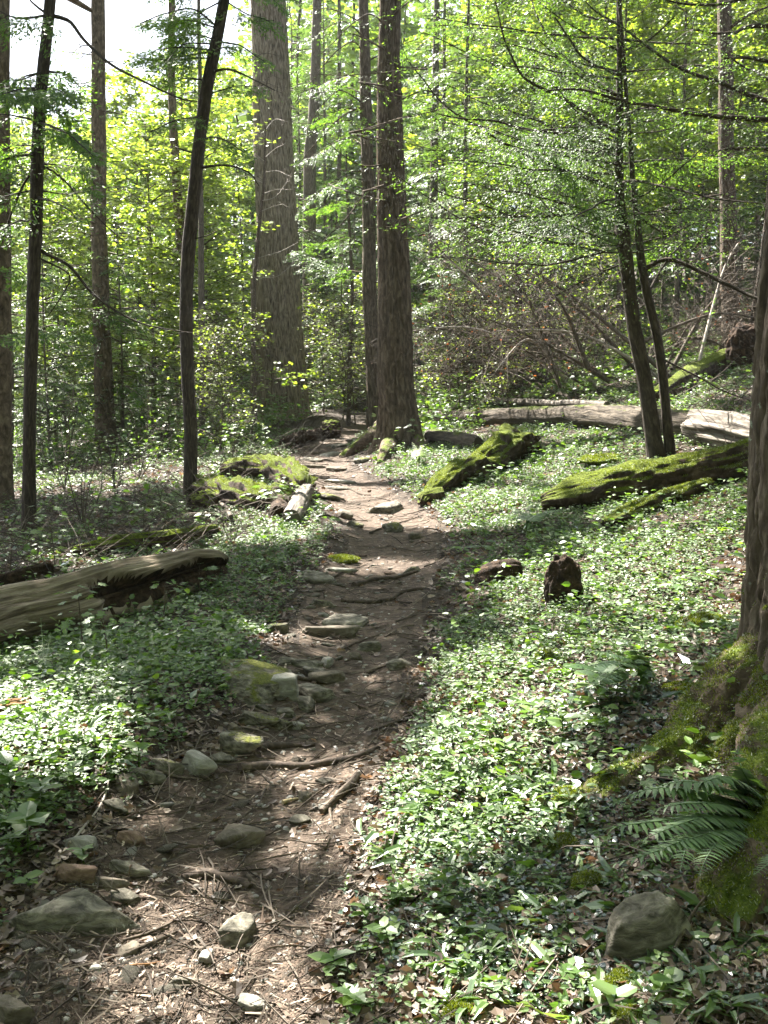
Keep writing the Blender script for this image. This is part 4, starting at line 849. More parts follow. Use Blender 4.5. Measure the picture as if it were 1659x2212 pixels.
for q in range(5): protos.append(rock_mesh(200 + q, (1, .8, .45), 3, .5).mesh('small_stone', (0, 0, 0), True, [M[('stone', 'stone_pale', 'stone_brown', 'stone', 'stone_red')[q]]]))
cnt = 0
while cnt < 130:
    v = rng.uniform(960, 2200) if cnt < 90 else rng.uniform(1200, 1560); l_, r_, = np.interp(v, [p[0] for p in TR[::-1]], [p[1] for p in TR[::-1]]), np.interp(v, [p[0] for p in TR[::-1]], [p[2] for p in TR[::-1]])
    u = rng.uniform(l_, r_) if rng.uniform() < .45 else l_ + abs(rng.normal()) * (r_ - l_) * .3
    p = at(u, v); s_ = rng.uniform(.010, .030) * (1 + .04 * p[1])
    o = bpy.data.objects.new('small_stone', protos[cnt % 5]); COL.objects.link(o); o.location = (p[0], p[1], p[2] + s_ * .12); o.scale = (s_ * rng.uniform(.8, 1.4), s_, s_ * rng.uniform(.6, 1)); o.rotation_euler = (rng.normal() * .2, rng.normal() * .2, rng.uniform(0, 6.28))
    tag(o, 'small loose stone lying among the chips on the trodden path', 'stone', 'small stones on the path'); cnt += 1

# ------------------------------------------------------------------ roots, sticks and logs
def along(px, lift=0.0, step=.04, wob=.012, seed=0):
    P = np.array([at(u, v) for u, v in px]); P = resample(P, step); s = seed * 3.3
    P[:, :2] += np.stack([fbm(np.stack([P[:, 0] * 5 + s, P[:, 1] * 5, P[:, 1] * 0], -1), 2, 5), fbm(np.stack([P[:, 0] * 5 + s, P[:, 1] * 5, P[:, 1] * 0 + 4], -1), 2, 6)], -1) * wob * 2
    P[:, 2] = terr(P[:, 0], P[:, 1]) + lift; return P
def stick(px, w_px, label, mat='stick', lift=.3, seed=0, name='stick', twigs=0, cat='stick', sides=7, taper=.35, knots=.25, step=.03, group=None, straight=False):
    P = along(px, 0, step, .012, seed)
    if straight: P = resample(np.array([at(u, v) for u, v in px])[[0, -1]], .1)
    r = w_px / 2 * P[len(P) // 2][1] / FPX; rr = r * np.linspace(1, taper, len(P)); rr = rr * (1 + knots * fbm(np.stack([np.arange(len(P)) * .3 * min(1, step / max(r, .005)) + seed, np.zeros(len(P)), np.zeros(len(P))], -1), 2, seed))
    P[:, 2] += rr * lift + .004; mb = MB(); tube(mb, P, rr, sides)
    if twigs: side_twigs(mb, P, r * .3, twigs, r * 14)
    o = obj(name, mb, M[mat], None, P[0]); tag(o, label, cat, group); return o
stick([(520, 1672), (580, 1664), (640, 1662), (720, 1652), (790, 1632), (840, 1608), (872, 1594)], 24, 'long worn brown root crossing the middle of the path', 'root', .15, 1, 'tree_root', 0, 'root', 12, .45, .35)
stick([(558, 1622), (590, 1614), (640, 1616), (680, 1612)], 18, 'short dark humped root above the long one across the path', 'root', .2, 2, 'tree_root', 0, 'root', 10, .5, .5)
stick([(765, 1270), (800, 1258), (850, 1252), (905, 1236)], 15, 'dark thick root across the shaded path beyond the small stones', 'root', .25, 3, 'tree_root', 0, 'root', 10, .5, .4)
stick([(735, 1300), (790, 1304), (840, 1298), (870, 1282), (915, 1274)], 12, 'dark root with a mossy end just nearer than the thick one', 'root', .25, 4, 'tree_root', 0, 'root', 10, .8, .4)
stick([(640, 1470), (690, 1476), (740, 1462)], 14, 'knobbly dark root below the tan flat stones', 'root', .3, 5, 'tree_root', 0, 'root', 9, .9, .6)
stick([(392, 1908), (430, 1896), (480, 1902), (525, 1910), (545, 1922)], 26, 'dark humped root with a grey worn back in the near path', 'root', .2, 6, 'tree_root', 0, 'root', 12, .55, .6)
stick([(535, 1896), (560, 1926)], 10, 'short tan stub leaning from the grey-backed root', 'stick', 1, 7)
stick([(770, 1686), (750, 1712), (715, 1746), (695, 1764)], 20, 'thick broken grey stick slanting at the right edge of the path', 'stick', .9, 8, taper=.8)
stick([(716, 1744), (722, 1775), (728, 1792)], 10, 'short forked piece below the thick broken stick', 'stick', .9, 9)
stick([(612, 1742), (642, 1728)], 11, 'split yellow-tan splinter lying in the sunlit path', 'grass_stem', .8, 10, 'wood_splinter', 0, 'splinter')
stick([(250, 1702), (285, 1722), (248, 1748), (246, 1790), (262, 1822), (290, 1840)], 8, 'bent dark stick curling around the small reddish block', 'stick', .8, 11)
stick([(300, 1765), (340, 1738), (380, 1712), (404, 1690)], 7, 'straight thin stick slanting up right across the shaded path', 'stick', .9, 12, twigs=4)
stick([(330, 1660), (370, 1684), (435, 1690)], 10, 'curved bark strip under the pale lumpy stone', 'stick', .8, 13)
stick([(100, 1880), (150, 1904), (200, 1920), (300, 1922), (312, 1934)], 9, 'long dark stick along the back of the large slab', 'stick', 1.2, 14, twigs=3)
stick([(270, 2042), (330, 2022), (400, 1990), (428, 1968)], 8, 'long sunlit stick slanting up right left of the angular stone', 'stick', .9, 15)
stick([(280, 2064), (330, 2048), (385, 2018)], 13, 'thicker dark stick beside the long sunlit one', 'stick', .8, 16)
stick([(280, 2106), (320, 2094), (352, 2088)], 12, 'short curved bark piece in the near path', 'orange_wood', .8, 17, 'bark_piece', 0, 'bark')
stick([(40, 2020), (90, 2046), (110, 2062)], 9, 'forked dark stick in front of the large slab', 'stick', .9, 18)
stick([(100, 2060), (170, 2026), (225, 1990)], 6, 'thin stick in the shade right of the forked one', 'stick', .9, 19)
stick([(148, 1834), (210, 1770), (240, 1700), (262, 1620)], 6, 'pale thin twig rising through the weeds beside the pale flat stone', 'twig_pale', 3, 20, 'twig', 0, 'twig')
stick([(550, 1585), (620, 1562), (700, 1540)], 6, 'thin dark stick beside the round mossy stone', 'stick', .9, 21)
stick([(790, 1460), (840, 1440), (880, 1410)], 7, 'thin stick at the right edge of the mid path', 'stick', .9, 22)
stick([(900, 1545), (862, 1562), (800, 1582)], 12, 'dark root tip poking out of the right edge of the path', 'root', .4, 23, 'tree_root', 0, 'root')
stick([(1470, 1350), (1510, 1400), (1545, 1450), (1570, 1462)], 12, 'grey stick slanting down the bank to the foot of the near mossy trunk', 'twig', 2, 24, twigs=5)
stick([(1480, 1470), (1540, 1440), (1600, 1430)], 8, 'brown twig pointing at the near mossy trunk', 'stick', 1.5, 25, twigs=4)
stick([(1410, 1530), (1480, 1500), (1560, 1468)], 7, 'thin pale twig on the bank beneath the near mossy trunk', 'twig', 1.5, 26)
stick([(1455, 2080), (1500, 2000), (1560, 1920), (1590, 1890)], 9, 'reddish twig propped across the right side of the big rounded boulder', 'stick', 6, 27)
stick([(1370, 1900), (1430, 1900), (1480, 1925), (1520, 1940)], 7, 'bent straw-coloured twig above the big rounded boulder', 'grass_stem', 5, 28, 'twig', 0, 'twig')
stick([(1385, 2070), (1420, 2104), (1460, 2130)], 7, 'pale tan stalk lying in front of the big rounded boulder', 'grass_stem', 3, 29, 'stalk', 0, 'stalk')
stick([(1395, 2092), (1480, 2100), (1545, 2108)], 7, 'straw-yellow stalk in the sunny corner before the boulder', 'grass_stem', 3, 30, 'stalk', 0, 'stalk')
stick([(1560, 2030), (1610, 2045), (1665, 2075)], 7, 'pale whitish twig at the right border before the boulder', 'twig_pale', 5, 31, 'twig', 0, 'twig')
stick([(1480, 2160), (1560, 2080), (1659, 2040)], 5, 'thin dark twig crossing behind the whitish one at the right border', 'stick', 5, 32)
stick([(1540, 2140), (1565, 2165), (1580, 2185)], 15, 'mottled short stick in the lower right corner', 'twig', .9, 33)
stick([(960, 1615), (1010, 1570), (1060, 1545)], 6, 'thin stick among the leaves of the right slope', 'stick', 1.2, 34)
stick([(1290, 1750), (1330, 1720), (1352, 1700)], 9, 'dark twig beside the bright moss cushion under the fern', 'stick', 2, 35)
for k in range(42):
    v = rng.uniform(1150, 2200); l_, r_ = np.interp(v, [p[0] for p in TR[::-1]], [p[1] for p in TR[::-1]]), np.interp(v, [p[0] for p in TR[::-1]], [p[2] for p in TR[::-1]]); u = rng.uniform(l_ - 30, r_ + 20); a = rng.normal() * .5 + .5; L = rng.uniform(50, 140)
    stick([(u, v), (u + L * .5 * math.cos(a), v - L * .3 * math.sin(a)), (u + L * math.cos(a), v - L * .55 * math.sin(a))], rng.uniform(3, 5.5), 'thin dead twig lying across the trodden path', 'stick' if k % 3 else 'twig', 1, 100 + k, 'twig', 0, 'twig', 5, group='twigs on the path')

def log_mesh(px, mat, root, name, amp=.12, freq=3, vs=2.0, seed=0, sides=40, sink=.72, step=.05, ends=.4, cavity=None, cav_mat=None, r_end=None):
    """px: (u, v of the lower edge, thickness)"""
    C_, r = [], []
    for u, v, wd in px:
        b = at(u, v); rad = wd / 2 * b[1] / FPX; b = b + np.array([0, rad * .7, 0]); b[2] = gz(b[0], b[1]) + rad * sink; C_.append(b); r.append(rad)
    P, rr = resample(C_, step, r); o_ = tuple(P[0])
    def disp(P_, L, th, rad):
        q = np.stack([np.broadcast_to(np.cos(th)[None] * freq, (len(L), len(th))), np.broadcast_to(np.sin(th)[None] * freq, (len(L), len(th))), np.broadcast_to(L[:, None] * vs, (len(L), len(th)))], -1) + seed * 5.1
        d = rad[:, None] * amp * 2 * fbm(q, 4, seed) + rad[:, None] * min(.16, amp * .7) * (.3 - np.abs(fbm(q * np.array([3.5, 3.5, .7]) + 3, 3, seed + 2)) * 1.6)
        if ends:
            e = np.minimum(L, L[-1] - L)[:, None]; d = d - rad[:, None] * ends * np.exp(-e / (rad[:, None] * .5)) * (.6 + 1.2 * np.abs(fbm(q * .8 + 9, 3, seed + 4)))
        if cavity:
            t0, t1, a0, a1, dep = cavity; t = (L / L[-1])[:, None]; A = np.degrees(th)[None]; edge = 34 * fbm(q * np.array([.2, .2, 1.6]), 3, seed + 7)
            k = sstep(t0, t0 + .08, t + edge * .004) * (1 - sstep(t1, t1 + .04, t)) * sstep(a0, a0 + 10, A + edge) * (1 - sstep(a1 - 10, a1, A + edge)); d = d - rad[:, None] * dep * k
        return d
    mb = MB(); V = tube(mb, P, rr, sides, disp)
    if cavity:
        t0, t1, a0, a1, dep = cavity; Q = mb.quads(); c = V.reshape(-1, 3); m = sides + 1; rr2 = np.linalg.norm(V - P[:, None], axis=-1) / rr[:, None]; inn = (rr2 < 1 - dep * .45).reshape(-1)
        sel = (inn[Q].sum(1) >= 2) & (Q[:, 0] // m > (t0 - .06) * len(P)); UQ = np.concatenate(mb.UQ); tri = mb.tris(); allv = mb.verts()
        mo, mi = MB(), MB(); mo.add(allv, Q[~sel], tri, UQ[~sel]); mi.add(allv[Q[sel].reshape(-1)], np.arange(sel.sum() * 4).reshape(-1, 4))
        o = obj(name, mo, M[mat], root, tuple(root.location) if root is not None else o_); obj('hollow', mi, M[cav_mat], root, tuple(root.location))
        return o
    return obj(name, mb, M[mat], root, tuple(root.location) if root is not None else o_)
def tufts_on(mb, V, Q, n, size, upmin=-.1, nf=4, thr=0.0, seed=0):
    a, b, c, d = (V[Q[:, k]] for k in range(4)); nn = np.cross(c - a, d - b); ar = np.linalg.norm(nn, axis=1); nn = nrm(nn); cen = (a + b + c + d) / 4
    ok = (nn[:, 2] + .9 * fbm(cen * nf, 3, seed) > upmin + thr); pr = ar * ok
    if pr.sum() <= 0: return
    i = rng.choice(len(Q), n, p=pr / pr.sum()); s, t = rng.uniform(size=(2, n, 1)); P = a[i] * (1 - s) * (1 - t) + b[i] * s * (1 - t) + c[i] * s * t + d[i] * (1 - s) * t
    X = nrm(nn[i] * .8 + rand_unit(n) * .75 + np.array([0, 0, .15])); scatter(mb, *NEEDLE, P - X * size * .2, X, rand_unit(n), np.stack([rng.uniform(.6, 1.5, n) * size, np.full(n, size * 1.1), np.full(n, size)], -1))
def log(px, mat, label, name='fallen_log', cat='log', tuft=0, **k):
    o = log_mesh(px, mat, None, name, **k); tag(o, label, cat)
    if tuft:
        me = o.data; V = np.array([v.co[:] for v in me.vertices]); Q = np.array([p.vertices[:] for p in me.polygons if len(p.vertices) == 4]); mt = MB(); tufts_on(mt, V, Q, tuft * 2, .012, .75, 2.2, .1, 5)
        c = obj('moss', mt, M['moss'], o, (0, 0, 0), smooth=False)
    return o
b = at(0, 1385); hl = thing('hollow_log', 'weathered grey hollow log lying among weeds at the left border', 'log', tuple(b))
log_mesh([(-150, 1455, 150), (0, 1402, 132), (110, 1376, 124), (230, 1342, 118), (330, 1312, 112), (420, 1280, 98), (485, 1252, 66)], 'deadwood', hl, 'log', .22, 2.2, 1.5, 3, 110, .85, .025, .6, (.44, 1.1, 128, 238, .85), 'rotten')
log([(912, 1098, 26), (960, 1062, 44), (1000, 1050, 60), (1050, 1028, 70), (1110, 1004, 78), (1165, 984, 70)], 'log_moss', 'rotten moss-capped log slanting away from the sunlit path edge', amp=.42, freq=1.7, vs=4.5, seed=5, sides=64, ends=.6, step=.035, tuft=6000)
log([(905, 1096, 30), (960, 1080, 34)], 'log_moss', 'small mossy block of rotten wood at the near tip of the slanting rotten log', 'rotten_wood', amp=.25, freq=1.5, vs=5, seed=8, ends=.4)
log([(1172, 1112, 62), (1290, 1098, 84), (1420, 1075, 86), (1560, 1045, 88), (1700, 1010, 90)], 'log_moss', 'long thick mossy log on the right bank with a ragged near end', amp=.30, freq=2.0, vs=2.6, seed=12, sides=72, ends=.7, step=.04, tuft=8000)
log([(1310, 1150, 34), (1390, 1116, 42), (1455, 1092, 40), (1540, 1060, 34)], 'log_moss', 'low mossy rotten log just below the long mossy one', amp=.42, freq=1.8, vs=4, seed=15, ends=.5, tuft=2500)
b = at(1100, 912); ft = thing('fallen_tree', 'long grey fallen trunk lying level under the brush tangle, one end splintered pale', 'log', tuple(b))
log_mesh([(925, 916, 32), (1100, 918, 40), (1300, 926, 52), (1450, 940, 60), (1520, 948, 64)], 'log_bark', ft, 'log', .12, 2, 1.2, 21, 48, .8, .08, .2)
log_mesh([(1500, 952, 70), (1580, 966, 76), (1660, 978, 66), (1700, 984, 60)], 'deadwood_pale', ft, 'splintered_end', .30, 3.6, .5, 23, 96, .8, .03, .5)
log([(928, 956, 34), (980, 966, 36), (1034, 972, 34)], 'log_bark', 'short brown log resting beside the roots of the thick path-side trunk', seed=27)
b = at(1440, 880); lg = log([(1420, 876, 40), (1480, 846, 50), (1560, 805, 52), (1600, 790, 50)], 'log_moss', 'mossy log climbing the upper right bank toward the upturned roots', amp=.15, seed=31)
log([(628, 1136, 40), (640, 1118, 40), (652, 1090, 38), (662, 1072, 34)], 'deadwood_pale', 'short pale sawn log with its dark cut end facing down the path', ends=.05, amp=.11, seed=33, sides=40)
log([(600, 1126, 40), (604, 1112, 40), (612, 1096, 36)], 'rotten', 'dark stubby log end left of the short pale sawn log', ends=.2, amp=.15, seed=35, sides=32)
log([(480, 1034, 36), (560, 1036, 56), (620, 1052, 64), (660, 1074, 50)], 'log_moss', 'mossy curved log on top of the pile left of the path', amp=.4, seed=37, vs=4, tuft=5000)
log([(430, 1080, 56), (500, 1094, 66), (570, 1106, 56)], 'log_moss', 'mossy thick log at the front of the pile left of the path', amp=.42, seed=39, vs=4, tuft=5000)
log([(420, 1098, 26), (440, 1080, 30), (460, 1050, 26)], 'log_moss', 'small mossy stub against the slim leaning dark trunk', amp=.3, seed=41)
log([(495, 1010, 24), (560, 1016, 26), (615, 1014, 24)], 'log_moss', 'thin mossy log at the back of the pile left of the path', amp=.2, seed=43)
log([(1036, 1262, 40), (1080, 1262, 50), (1128, 1252, 44)], 'rotten', 'dark rotten log chunk among leaves right of the path', amp=.3, freq=2, vs=4, seed=45, ends=.5)
log([(-40, 1560, 46), (30, 1552, 44), (98, 1530, 26)], 'orange_wood', 'broken orange-brown log end at the left border in sunny weeds', amp=.22, seed=49, ends=.5)
log([(150, 1205, 26), (260, 1195, 36), (380, 1180, 34), (470, 1160, 26)], 'log_moss', 'low moss-covered log behind the hollow one', amp=.35, seed=51)
log([(-60, 1290, 40), (40, 1262, 36), (110, 1240, 28)], 'rotten', 'dark decayed log behind the left end of the hollow one', amp=.3, seed=53)
log([(610, 968, 22), (650, 956, 24), (690, 945, 20)], 'rotten', 'dark rotten stump piece at the foot of the huge trunk', amp=.4, seed=55, freq=1.5, vs=5)
def lump(u0, u1, v0, v1, mat, label, name, cat, seed, depth_k=.9):
    b = at((u0 + u1) / 2, v1); px = b[1] / FPX; w_ = (u1 - u0) / 2 * px; h = (v1 - v0) * px; V, F = ICO[5]
    P = V * (1 + .34 * fbm(V * 1.5 + seed, 3, seed)[:, None] + .22 * fbm(V * 5 + seed, 4, seed + 2)[:, None]) * np.array([w_, w_ * depth_k, h * .62]); mb = MB(); mb.add(P, None, F)
    o = obj(name, mb, M[mat], None); o.location = (b[0], b[1] + w_ * depth_k * .6, gz(b[0], b[1] + w_ * depth_k * .6) + h * .3); return tag(o, label, cat)
lump(1178, 1262, 1198, 1312, 'rotten', 'dark decayed stump standing among leaves right of the path', 'rotten_stump', 'stump', 3, .6)
lump(1575, 1680, 690, 790, 'rotten', 'dark upturned root plate of a fallen tree on the upper right bank', 'upturned_roots', 'root plate', 7, .5)
lump(560, 640, 1040, 1100, 'log_moss', 'mossy lump of rotten wood in the middle of the log pile left of the path', 'mossy_stump', 'stump', 13)
lump(400, 470, 1060, 1110, 'log_moss', 'mossy hummock hugging the foot of the slim leaning dark trunk', 'mossy_stump', 'stump', 17)
lump(690, 735, 905, 948, 'log_moss', 'mossy brown stump right of the huge trunk at the path bend', 'mossy_stump', 'stump', 11)
stick([(1004, 902), (1090, 905), (1200, 909), (1310, 913)], 17, 'bleached straight pole lying level before the brush tangle', 'deadwood_pale', 5, 60, 'fallen_pole', 0, 'pole', 10, .7, .1, straight=True)
stick([(1012, 900), (1020, 872), (1000, 850), (985, 845)], 9, 'pale crooked branch curling up from the end of the bleached pole', 'twig_pale', 10, 61, twigs=4)
stick([(1130, 850), (1200, 880), (1280, 915)], 10, 'grey pole slanting down through the brush tangle onto the fallen trunk', 'twig', 10, 62, 'fallen_pole', 0, 'pole', straight=True)
stick([(1270, 775), (1330, 800), (1390, 825)], 16, 'pale stripped limb slanting behind the curving right-hand hemlock', 'deadwood_pale', 8, 63, 'fallen_limb', 0, 'limb', straight=True)
stick([(905, 985), (935, 950), (960, 925)], 8, 'grey stick leaning at the right foot of the thick path-side trunk', 'twig', 3, 64)
for px_, lab in (([(500, 1135), (450, 1080), (400, 1050), (330, 1040)], 'grey dead branch leaning on the front of the mossy log pile'), ([(520, 1030), (560, 1018), (600, 1030), (640, 1052)], 'bare crooked branch lying over the top of the mossy log pile'), ([(110, 1420), (150, 1470), (185, 1510)], 'dark stick in the shade in front of the hollow log')):
    stick(px_, 8, lab, 'twig', 4, 70 + len(lab), 'dead_branch', 8, 'branch')

# ------------------------------------------------------------------ the near mossy tree at the right border
nb = np.array([1.66, 3.75, 0.0]); nb[2] = gz(nb[0], nb[1])
near = Tree(); near.root = thing('oak_tree', 'close mossy-rooted trunk with deeply furrowed bark, cut off by the right border', 'tree', tuple(nb)); near.b = nb; near.crown = []
def near_tree():
    P = np.array([[1.70, 3.75, nb[2] - .35], [1.665, 3.75, nb[2]], [1.645, 3.75, nb[2] + .3], [1.625, 3.75, nb[2] + .8], [1.63, 3.76, nb[2] + 1.5], [1.72, 3.8, nb[2] + 3], [1.95, 3.9, nb[2] + 6], [2.2, 4, nb[2] + 10]]); r = [.36, .32, .275, .262, .255, .24, .19, .12]
    Q_, rr = resample(P, .012, r)
    big_ = Q_[:, 2] > nb[2] + 2.2; keep = ~big_ | (np.arange(len(Q_)) % 10 == 0); Q_, rr = Q_[keep], rr[keep]
    def disp(P_, L, th, rad):
        q = np.stack([np.broadcast_to(np.cos(th)[None] * 6, (len(L), len(th))), np.broadcast_to(np.sin(th)[None] * 6, (len(L), len(th))), np.broadcast_to(L[:, None] * 2.4, (len(L), len(th)))], -1)
        rid = np.abs(fbm(q + fbm(q * 1.3, 2, 4)[..., None] * .5, 3, 3)); d = .040 * np.clip(rid * 5, 0, 1) + .014 * fbm(q * np.array([2.5, 2.5, 7]), 3, 8)
        z = P_[:, 2:3] - nb[2]; fl = np.exp(-np.maximum(z, 0) / .22); d = d + fl * (.05 + .06 * np.cos(3 * th - .6)[None] + .06 * np.cos(5 * th + 1)[None]); return d - .02
    mb = MB(); V = tube(mb, Q_, rr, 260, disp); obj('trunk', mb, M['bark_near'], near.root, nb); res = [(V, mb)]
    mt = MB(); Vv = mb.verts(); q = mb.quads(); cz = Vv[q[:, 0], 2]; tufts_on(mt, Vv, q[cz < nb[2] + .5], 20000, .009, .42, 5, .05, 3)
    # roots running down the bank
    for k, (px, r0) in enumerate([([(1640, 1490), (1540, 1570), (1440, 1650), (1330, 1700), (1225, 1740)], .15), ([(1670, 1560), (1590, 1620), (1520, 1660), (1470, 1680)], .09), ([(1700, 1720), (1640, 1840), (1590, 1940), (1560, 2010)], .17), ([(1700, 1660), (1640, 1720), (1600, 1760)], .10)]):
        g = [np.array([nb[0] - (.05 if k < 2 else .0), nb[1] - .05, nb[2] + (.26 if k < 2 else .18)])]
        for j, (u, v) in enumerate(px[1:]):
            p = at(u, v); f = (j + 1) / (len(px) - 1); p[2] = gz(p[0], p[1]) - .02 - .05 * f; p[2] += r0 * .35 * (1 - f); g.append(p)
        Pz, rz = resample(g, .012, np.linspace(r0, r0 * .45, len(g)))
        def dr(P_, L, th, rad, k=k):
            q = P_[:, None] * 0 + np.stack([np.broadcast_to(np.cos(th)[None] * 1.4, (len(L), len(th))), np.broadcast_to(np.sin(th)[None] * 1.4, (len(L), len(th))), np.broadcast_to(L[:, None] * 5, (len(L), len(th)))], -1)
            return rad[:, None] * (.55 * fbm(q + k * 7, 4, k) + .18 * fbm(q * 4, 3, k + 9))
        mr = MB(); Vr = tube(mr, Pz, rz, 48, dr); obj('root', mr, M['moss_bark'], near.root, nb); tufts_on(mt, mr.verts(), mr.quads(), 9000, .010, .40, 6, .05, 10 + k)
    obj('moss', mt, M['moss'], near.root, nb, smooth=False)
near_tree()

# ------------------------------------------------------------------ moss cushions
def cushion(u0, u1, v0, v1, label, seed, n=5000, size=.010):
    b = at((u0 + u1) / 2, v1); px = b[1] / FPX; w_ = (u1 - u0) / 2 * px; h = (v1 - v0) * px * .55; V, F = ICO[4]
    P = V * (1 + .55 * fbm(V * 1.9 + seed, 4, seed)[:, None]) * np.array([w_, w_ * .8, h * .6]); loc = (b[0], b[1] + w_ * .5, gz(b[0], b[1] + w_ * .5) + h * .05)
    root = thing('moss_cushion', label, 'moss', loc); mb = MB(); mb.add(P + np.array(loc), None, F); obj('cushion', mb, M['moss_mat'], root, loc)
    mt = MB(); tq = np.concatenate([F, F[:, 2:3]], 1); tufts_on(mt, P + np.array(loc), tq, n, size, -.3, 5, 0, seed); obj('tufts', mt, M['moss'], root, loc, smooth=False)
cushion(1196, 1262, 1640, 1752, 'bright yellow-green moss cushion on the bank just left of the fern', 1, 9000)
cushion(1190, 1250, 1770, 1850, 'moss cushion below the brightest one on the bank edge', 2, 7000)
cushion(1150, 1215, 1375, 1435, 'sunlit yellow-green moss cushion among leaves on the right slope', 3, 6000)
cushion(1478, 1580, 1280, 1360, 'rounded dark moss hump left of the furrowed near trunk', 4, 7000, .014)
cushion(1440, 1520, 1455, 1500, 'shaded moss hump on the bank beside the near mossy roots', 5, 6000)
cushion(1300, 1400, 2080, 2150, 'sunlit moss patch in front of the big rounded boulder', 6, 9000)
cushion(960, 1060, 2140, 2212, 'shaded moss patch at the bottom border right of the path', 7, 9000)
cushion(700, 775, 1188, 1216, 'flat bright moss patch at the left edge of the path', 8, 6000, .014)
cushion(1240, 1310, 1850, 1930, 'dull moss cushion left of the big rounded boulder', 9, 7000)
cushion(1260, 1370, 960, 1000, 'low moss mound on the glade before the curving hemlock', 10, 4000, .02)
cushion(250, 330, 1140, 1180, 'green moss hump at the foot of the shaded weeds behind the hollow log', 11, 4000, .018)
cushion(1330, 1410, 2160, 2225, 'moss clump at the bottom border below the boulder', 12, 9000)

# ------------------------------------------------------------------ ferns
PINNA = ([(0, -.10, 0), (0.02, .16, 0), (.45, .13, .03), (.45, -.12, .03), (1, 0, -.05), (.45, 0, .05)], None, [(0, 5, 1), (1, 5, 2), (0, 3, 5), (3, 4, 5), (5, 4, 2)])
def frond(root, pts, plen, mat='fern', o=None, n=30, droop=.25, twist=0.0):
    P = resample(pts, .006); m = len(P); mb = MB(); tube(mb, P, np.linspace(.0028, .0008, m), 5); T = nrm(np.gradient(P, axis=0)); idx = np.linspace(m * .1, m - 1, n).astype(int); t = np.linspace(0, 1, n)
    ln = plen * np.clip(np.minimum(.55 + t * 2.2, 1.0) * (1 - t ** 2.2 * .93), .05, 1)
    side = nrm(np.cross(T, np.array([0, 0, 1.0]))); up = np.cross(side, T)
    for s in (-1, 1):
        X = side[idx] * s + T[idx] * .28 + np.array([0, 0, -1.0]) * droop + rng.normal(size=(n, 3)) * .07 + up[idx] * twist * s; scatter(mb, *PINNA, P[idx], X, up[idx] + rng.normal(size=(n, 3)) * .1, np.stack([ln, ln * 1.0, ln], -1))
    return obj('frond', mb, M[mat], root, o)
def fern(label, fr, plen, basep, mat='fern', n=30):
    root = thing('fern', label, 'fern', tuple(basep))
    for f in fr:
        pts_ = []
        for j, (u, v, d) in enumerate(f):
            g_ = at(u, min(v + 25, 2190)); kk = np.array([.96, .87, .84, .88])[min(j, 3)] if len(f) > 2 or j else .97
            if d > 5: kk = .985 - .02 * j
            pts_.append(pt(u, v, g_[1] * kk)); frond(root, pts_, plen, mat, basep, n)
    return root
fb = at(1610, 1800)
fern('large dark evergreen fern with long fronds spreading from the near mossy roots', [
    [(1648, 1735, 3.30), (1552, 1700, 3.2), (1457, 1690, 3.1), (1335, 1732, 2.98)], [(1633, 1716, 3.3), (1602, 1660, 3.3), (1594, 1612, 3.3)], [(1600, 1757, 3.25), (1457, 1770, 3.05), (1343, 1784, 2.9), (1258, 1800, 2.8)],
    [(1560, 1772, 3.2), (1495, 1807, 3.0), (1469, 1880, 2.85)], [(1590, 1742, 3.3), (1495, 1724, 3.3), (1395, 1676, 3.3)], [(1560, 1790, 3.15), (1480, 1815, 3.0), (1400, 1845, 2.85), (1282, 1878, 2.72)], [(1620, 1745, 3.2), (1540, 1735, 3.0), (1450, 1740, 2.85), (1370, 1765, 2.75)], [(1600, 1780, 3.1), (1530, 1800, 2.95), (1440, 1830, 2.8), (1370, 1880, 2.68)], [(1640, 1730, 3.3), (1580, 1680, 3.3), (1520, 1690, 3.2), (1450, 1720, 3.1)], [(1610, 1760, 3.2), (1520, 1765, 3.0), (1420, 1800, 2.9), (1330, 1840, 2.8)], [(1590, 1770, 3.2), (1540, 1830, 3.0), (1510, 1890, 2.9)], [(1620, 1740, 3.2), (1510, 1710, 3.2), (1400, 1705, 3.0), (1300, 1750, 2.9)]], .07, fb)
fern('small fern tip entering at the right border over the lowest mossy root', [[(1700, 1840, 2.9), (1665, 1862, 2.85), (1628, 1890, 2.8)]], .05, at(1650, 1900), n=20)
fern('smaller dim fern on the slope behind the broad-leaved plant', [[(1400, 1440, 4.75), (1320, 1412, 4.6), (1225, 1402, 4.5)], [(1400, 1445, 4.7), (1330, 1430, 4.5), (1270, 1440, 4.4)], [(1340, 1440, 4.6), (1300, 1470, 4.4), (1265, 1490, 4.3)], [(1390, 1440, 4.8), (1370, 1405, 4.8), (1350, 1390, 4.8)]], .07, at(1390, 1455), n=24)
fern('small light fern at the foot of the thick path-side trunk', [[(905, 985, 16.3), (900, 968, 16.2), (890, 955, 16.1)], [(905, 985, 16.3), (912, 966, 16.2), (925, 958, 16.1)], [(905, 985, 16.2), (895, 975, 16.0), (880, 972, 15.9)]], .09, at(905, 986), 'fiddle', 14)
fern('upright pale young fern unrolling in front of the hollow log', [[(95, 1440, 6.0), (92, 1390, 6.0), (88, 1336, 6.0)], [(98, 1440, 6.0), (104, 1400, 5.9), (112, 1370, 5.85)]], .055, at(95, 1442), 'fiddle', 11)
fern('fern in the lit weeds below the ragged near end of the long mossy log', [[(1140, 1125, 10.2), (1180, 1105, 10.1), (1235, 1100, 10)], [(1140, 1125, 10.2), (1115, 1100, 10.1), (1080, 1095, 10)], [(1140, 1125, 10.2), (1150, 1090, 10.2), (1175, 1075, 10.2)]], .10, at(1140, 1127), n=18)

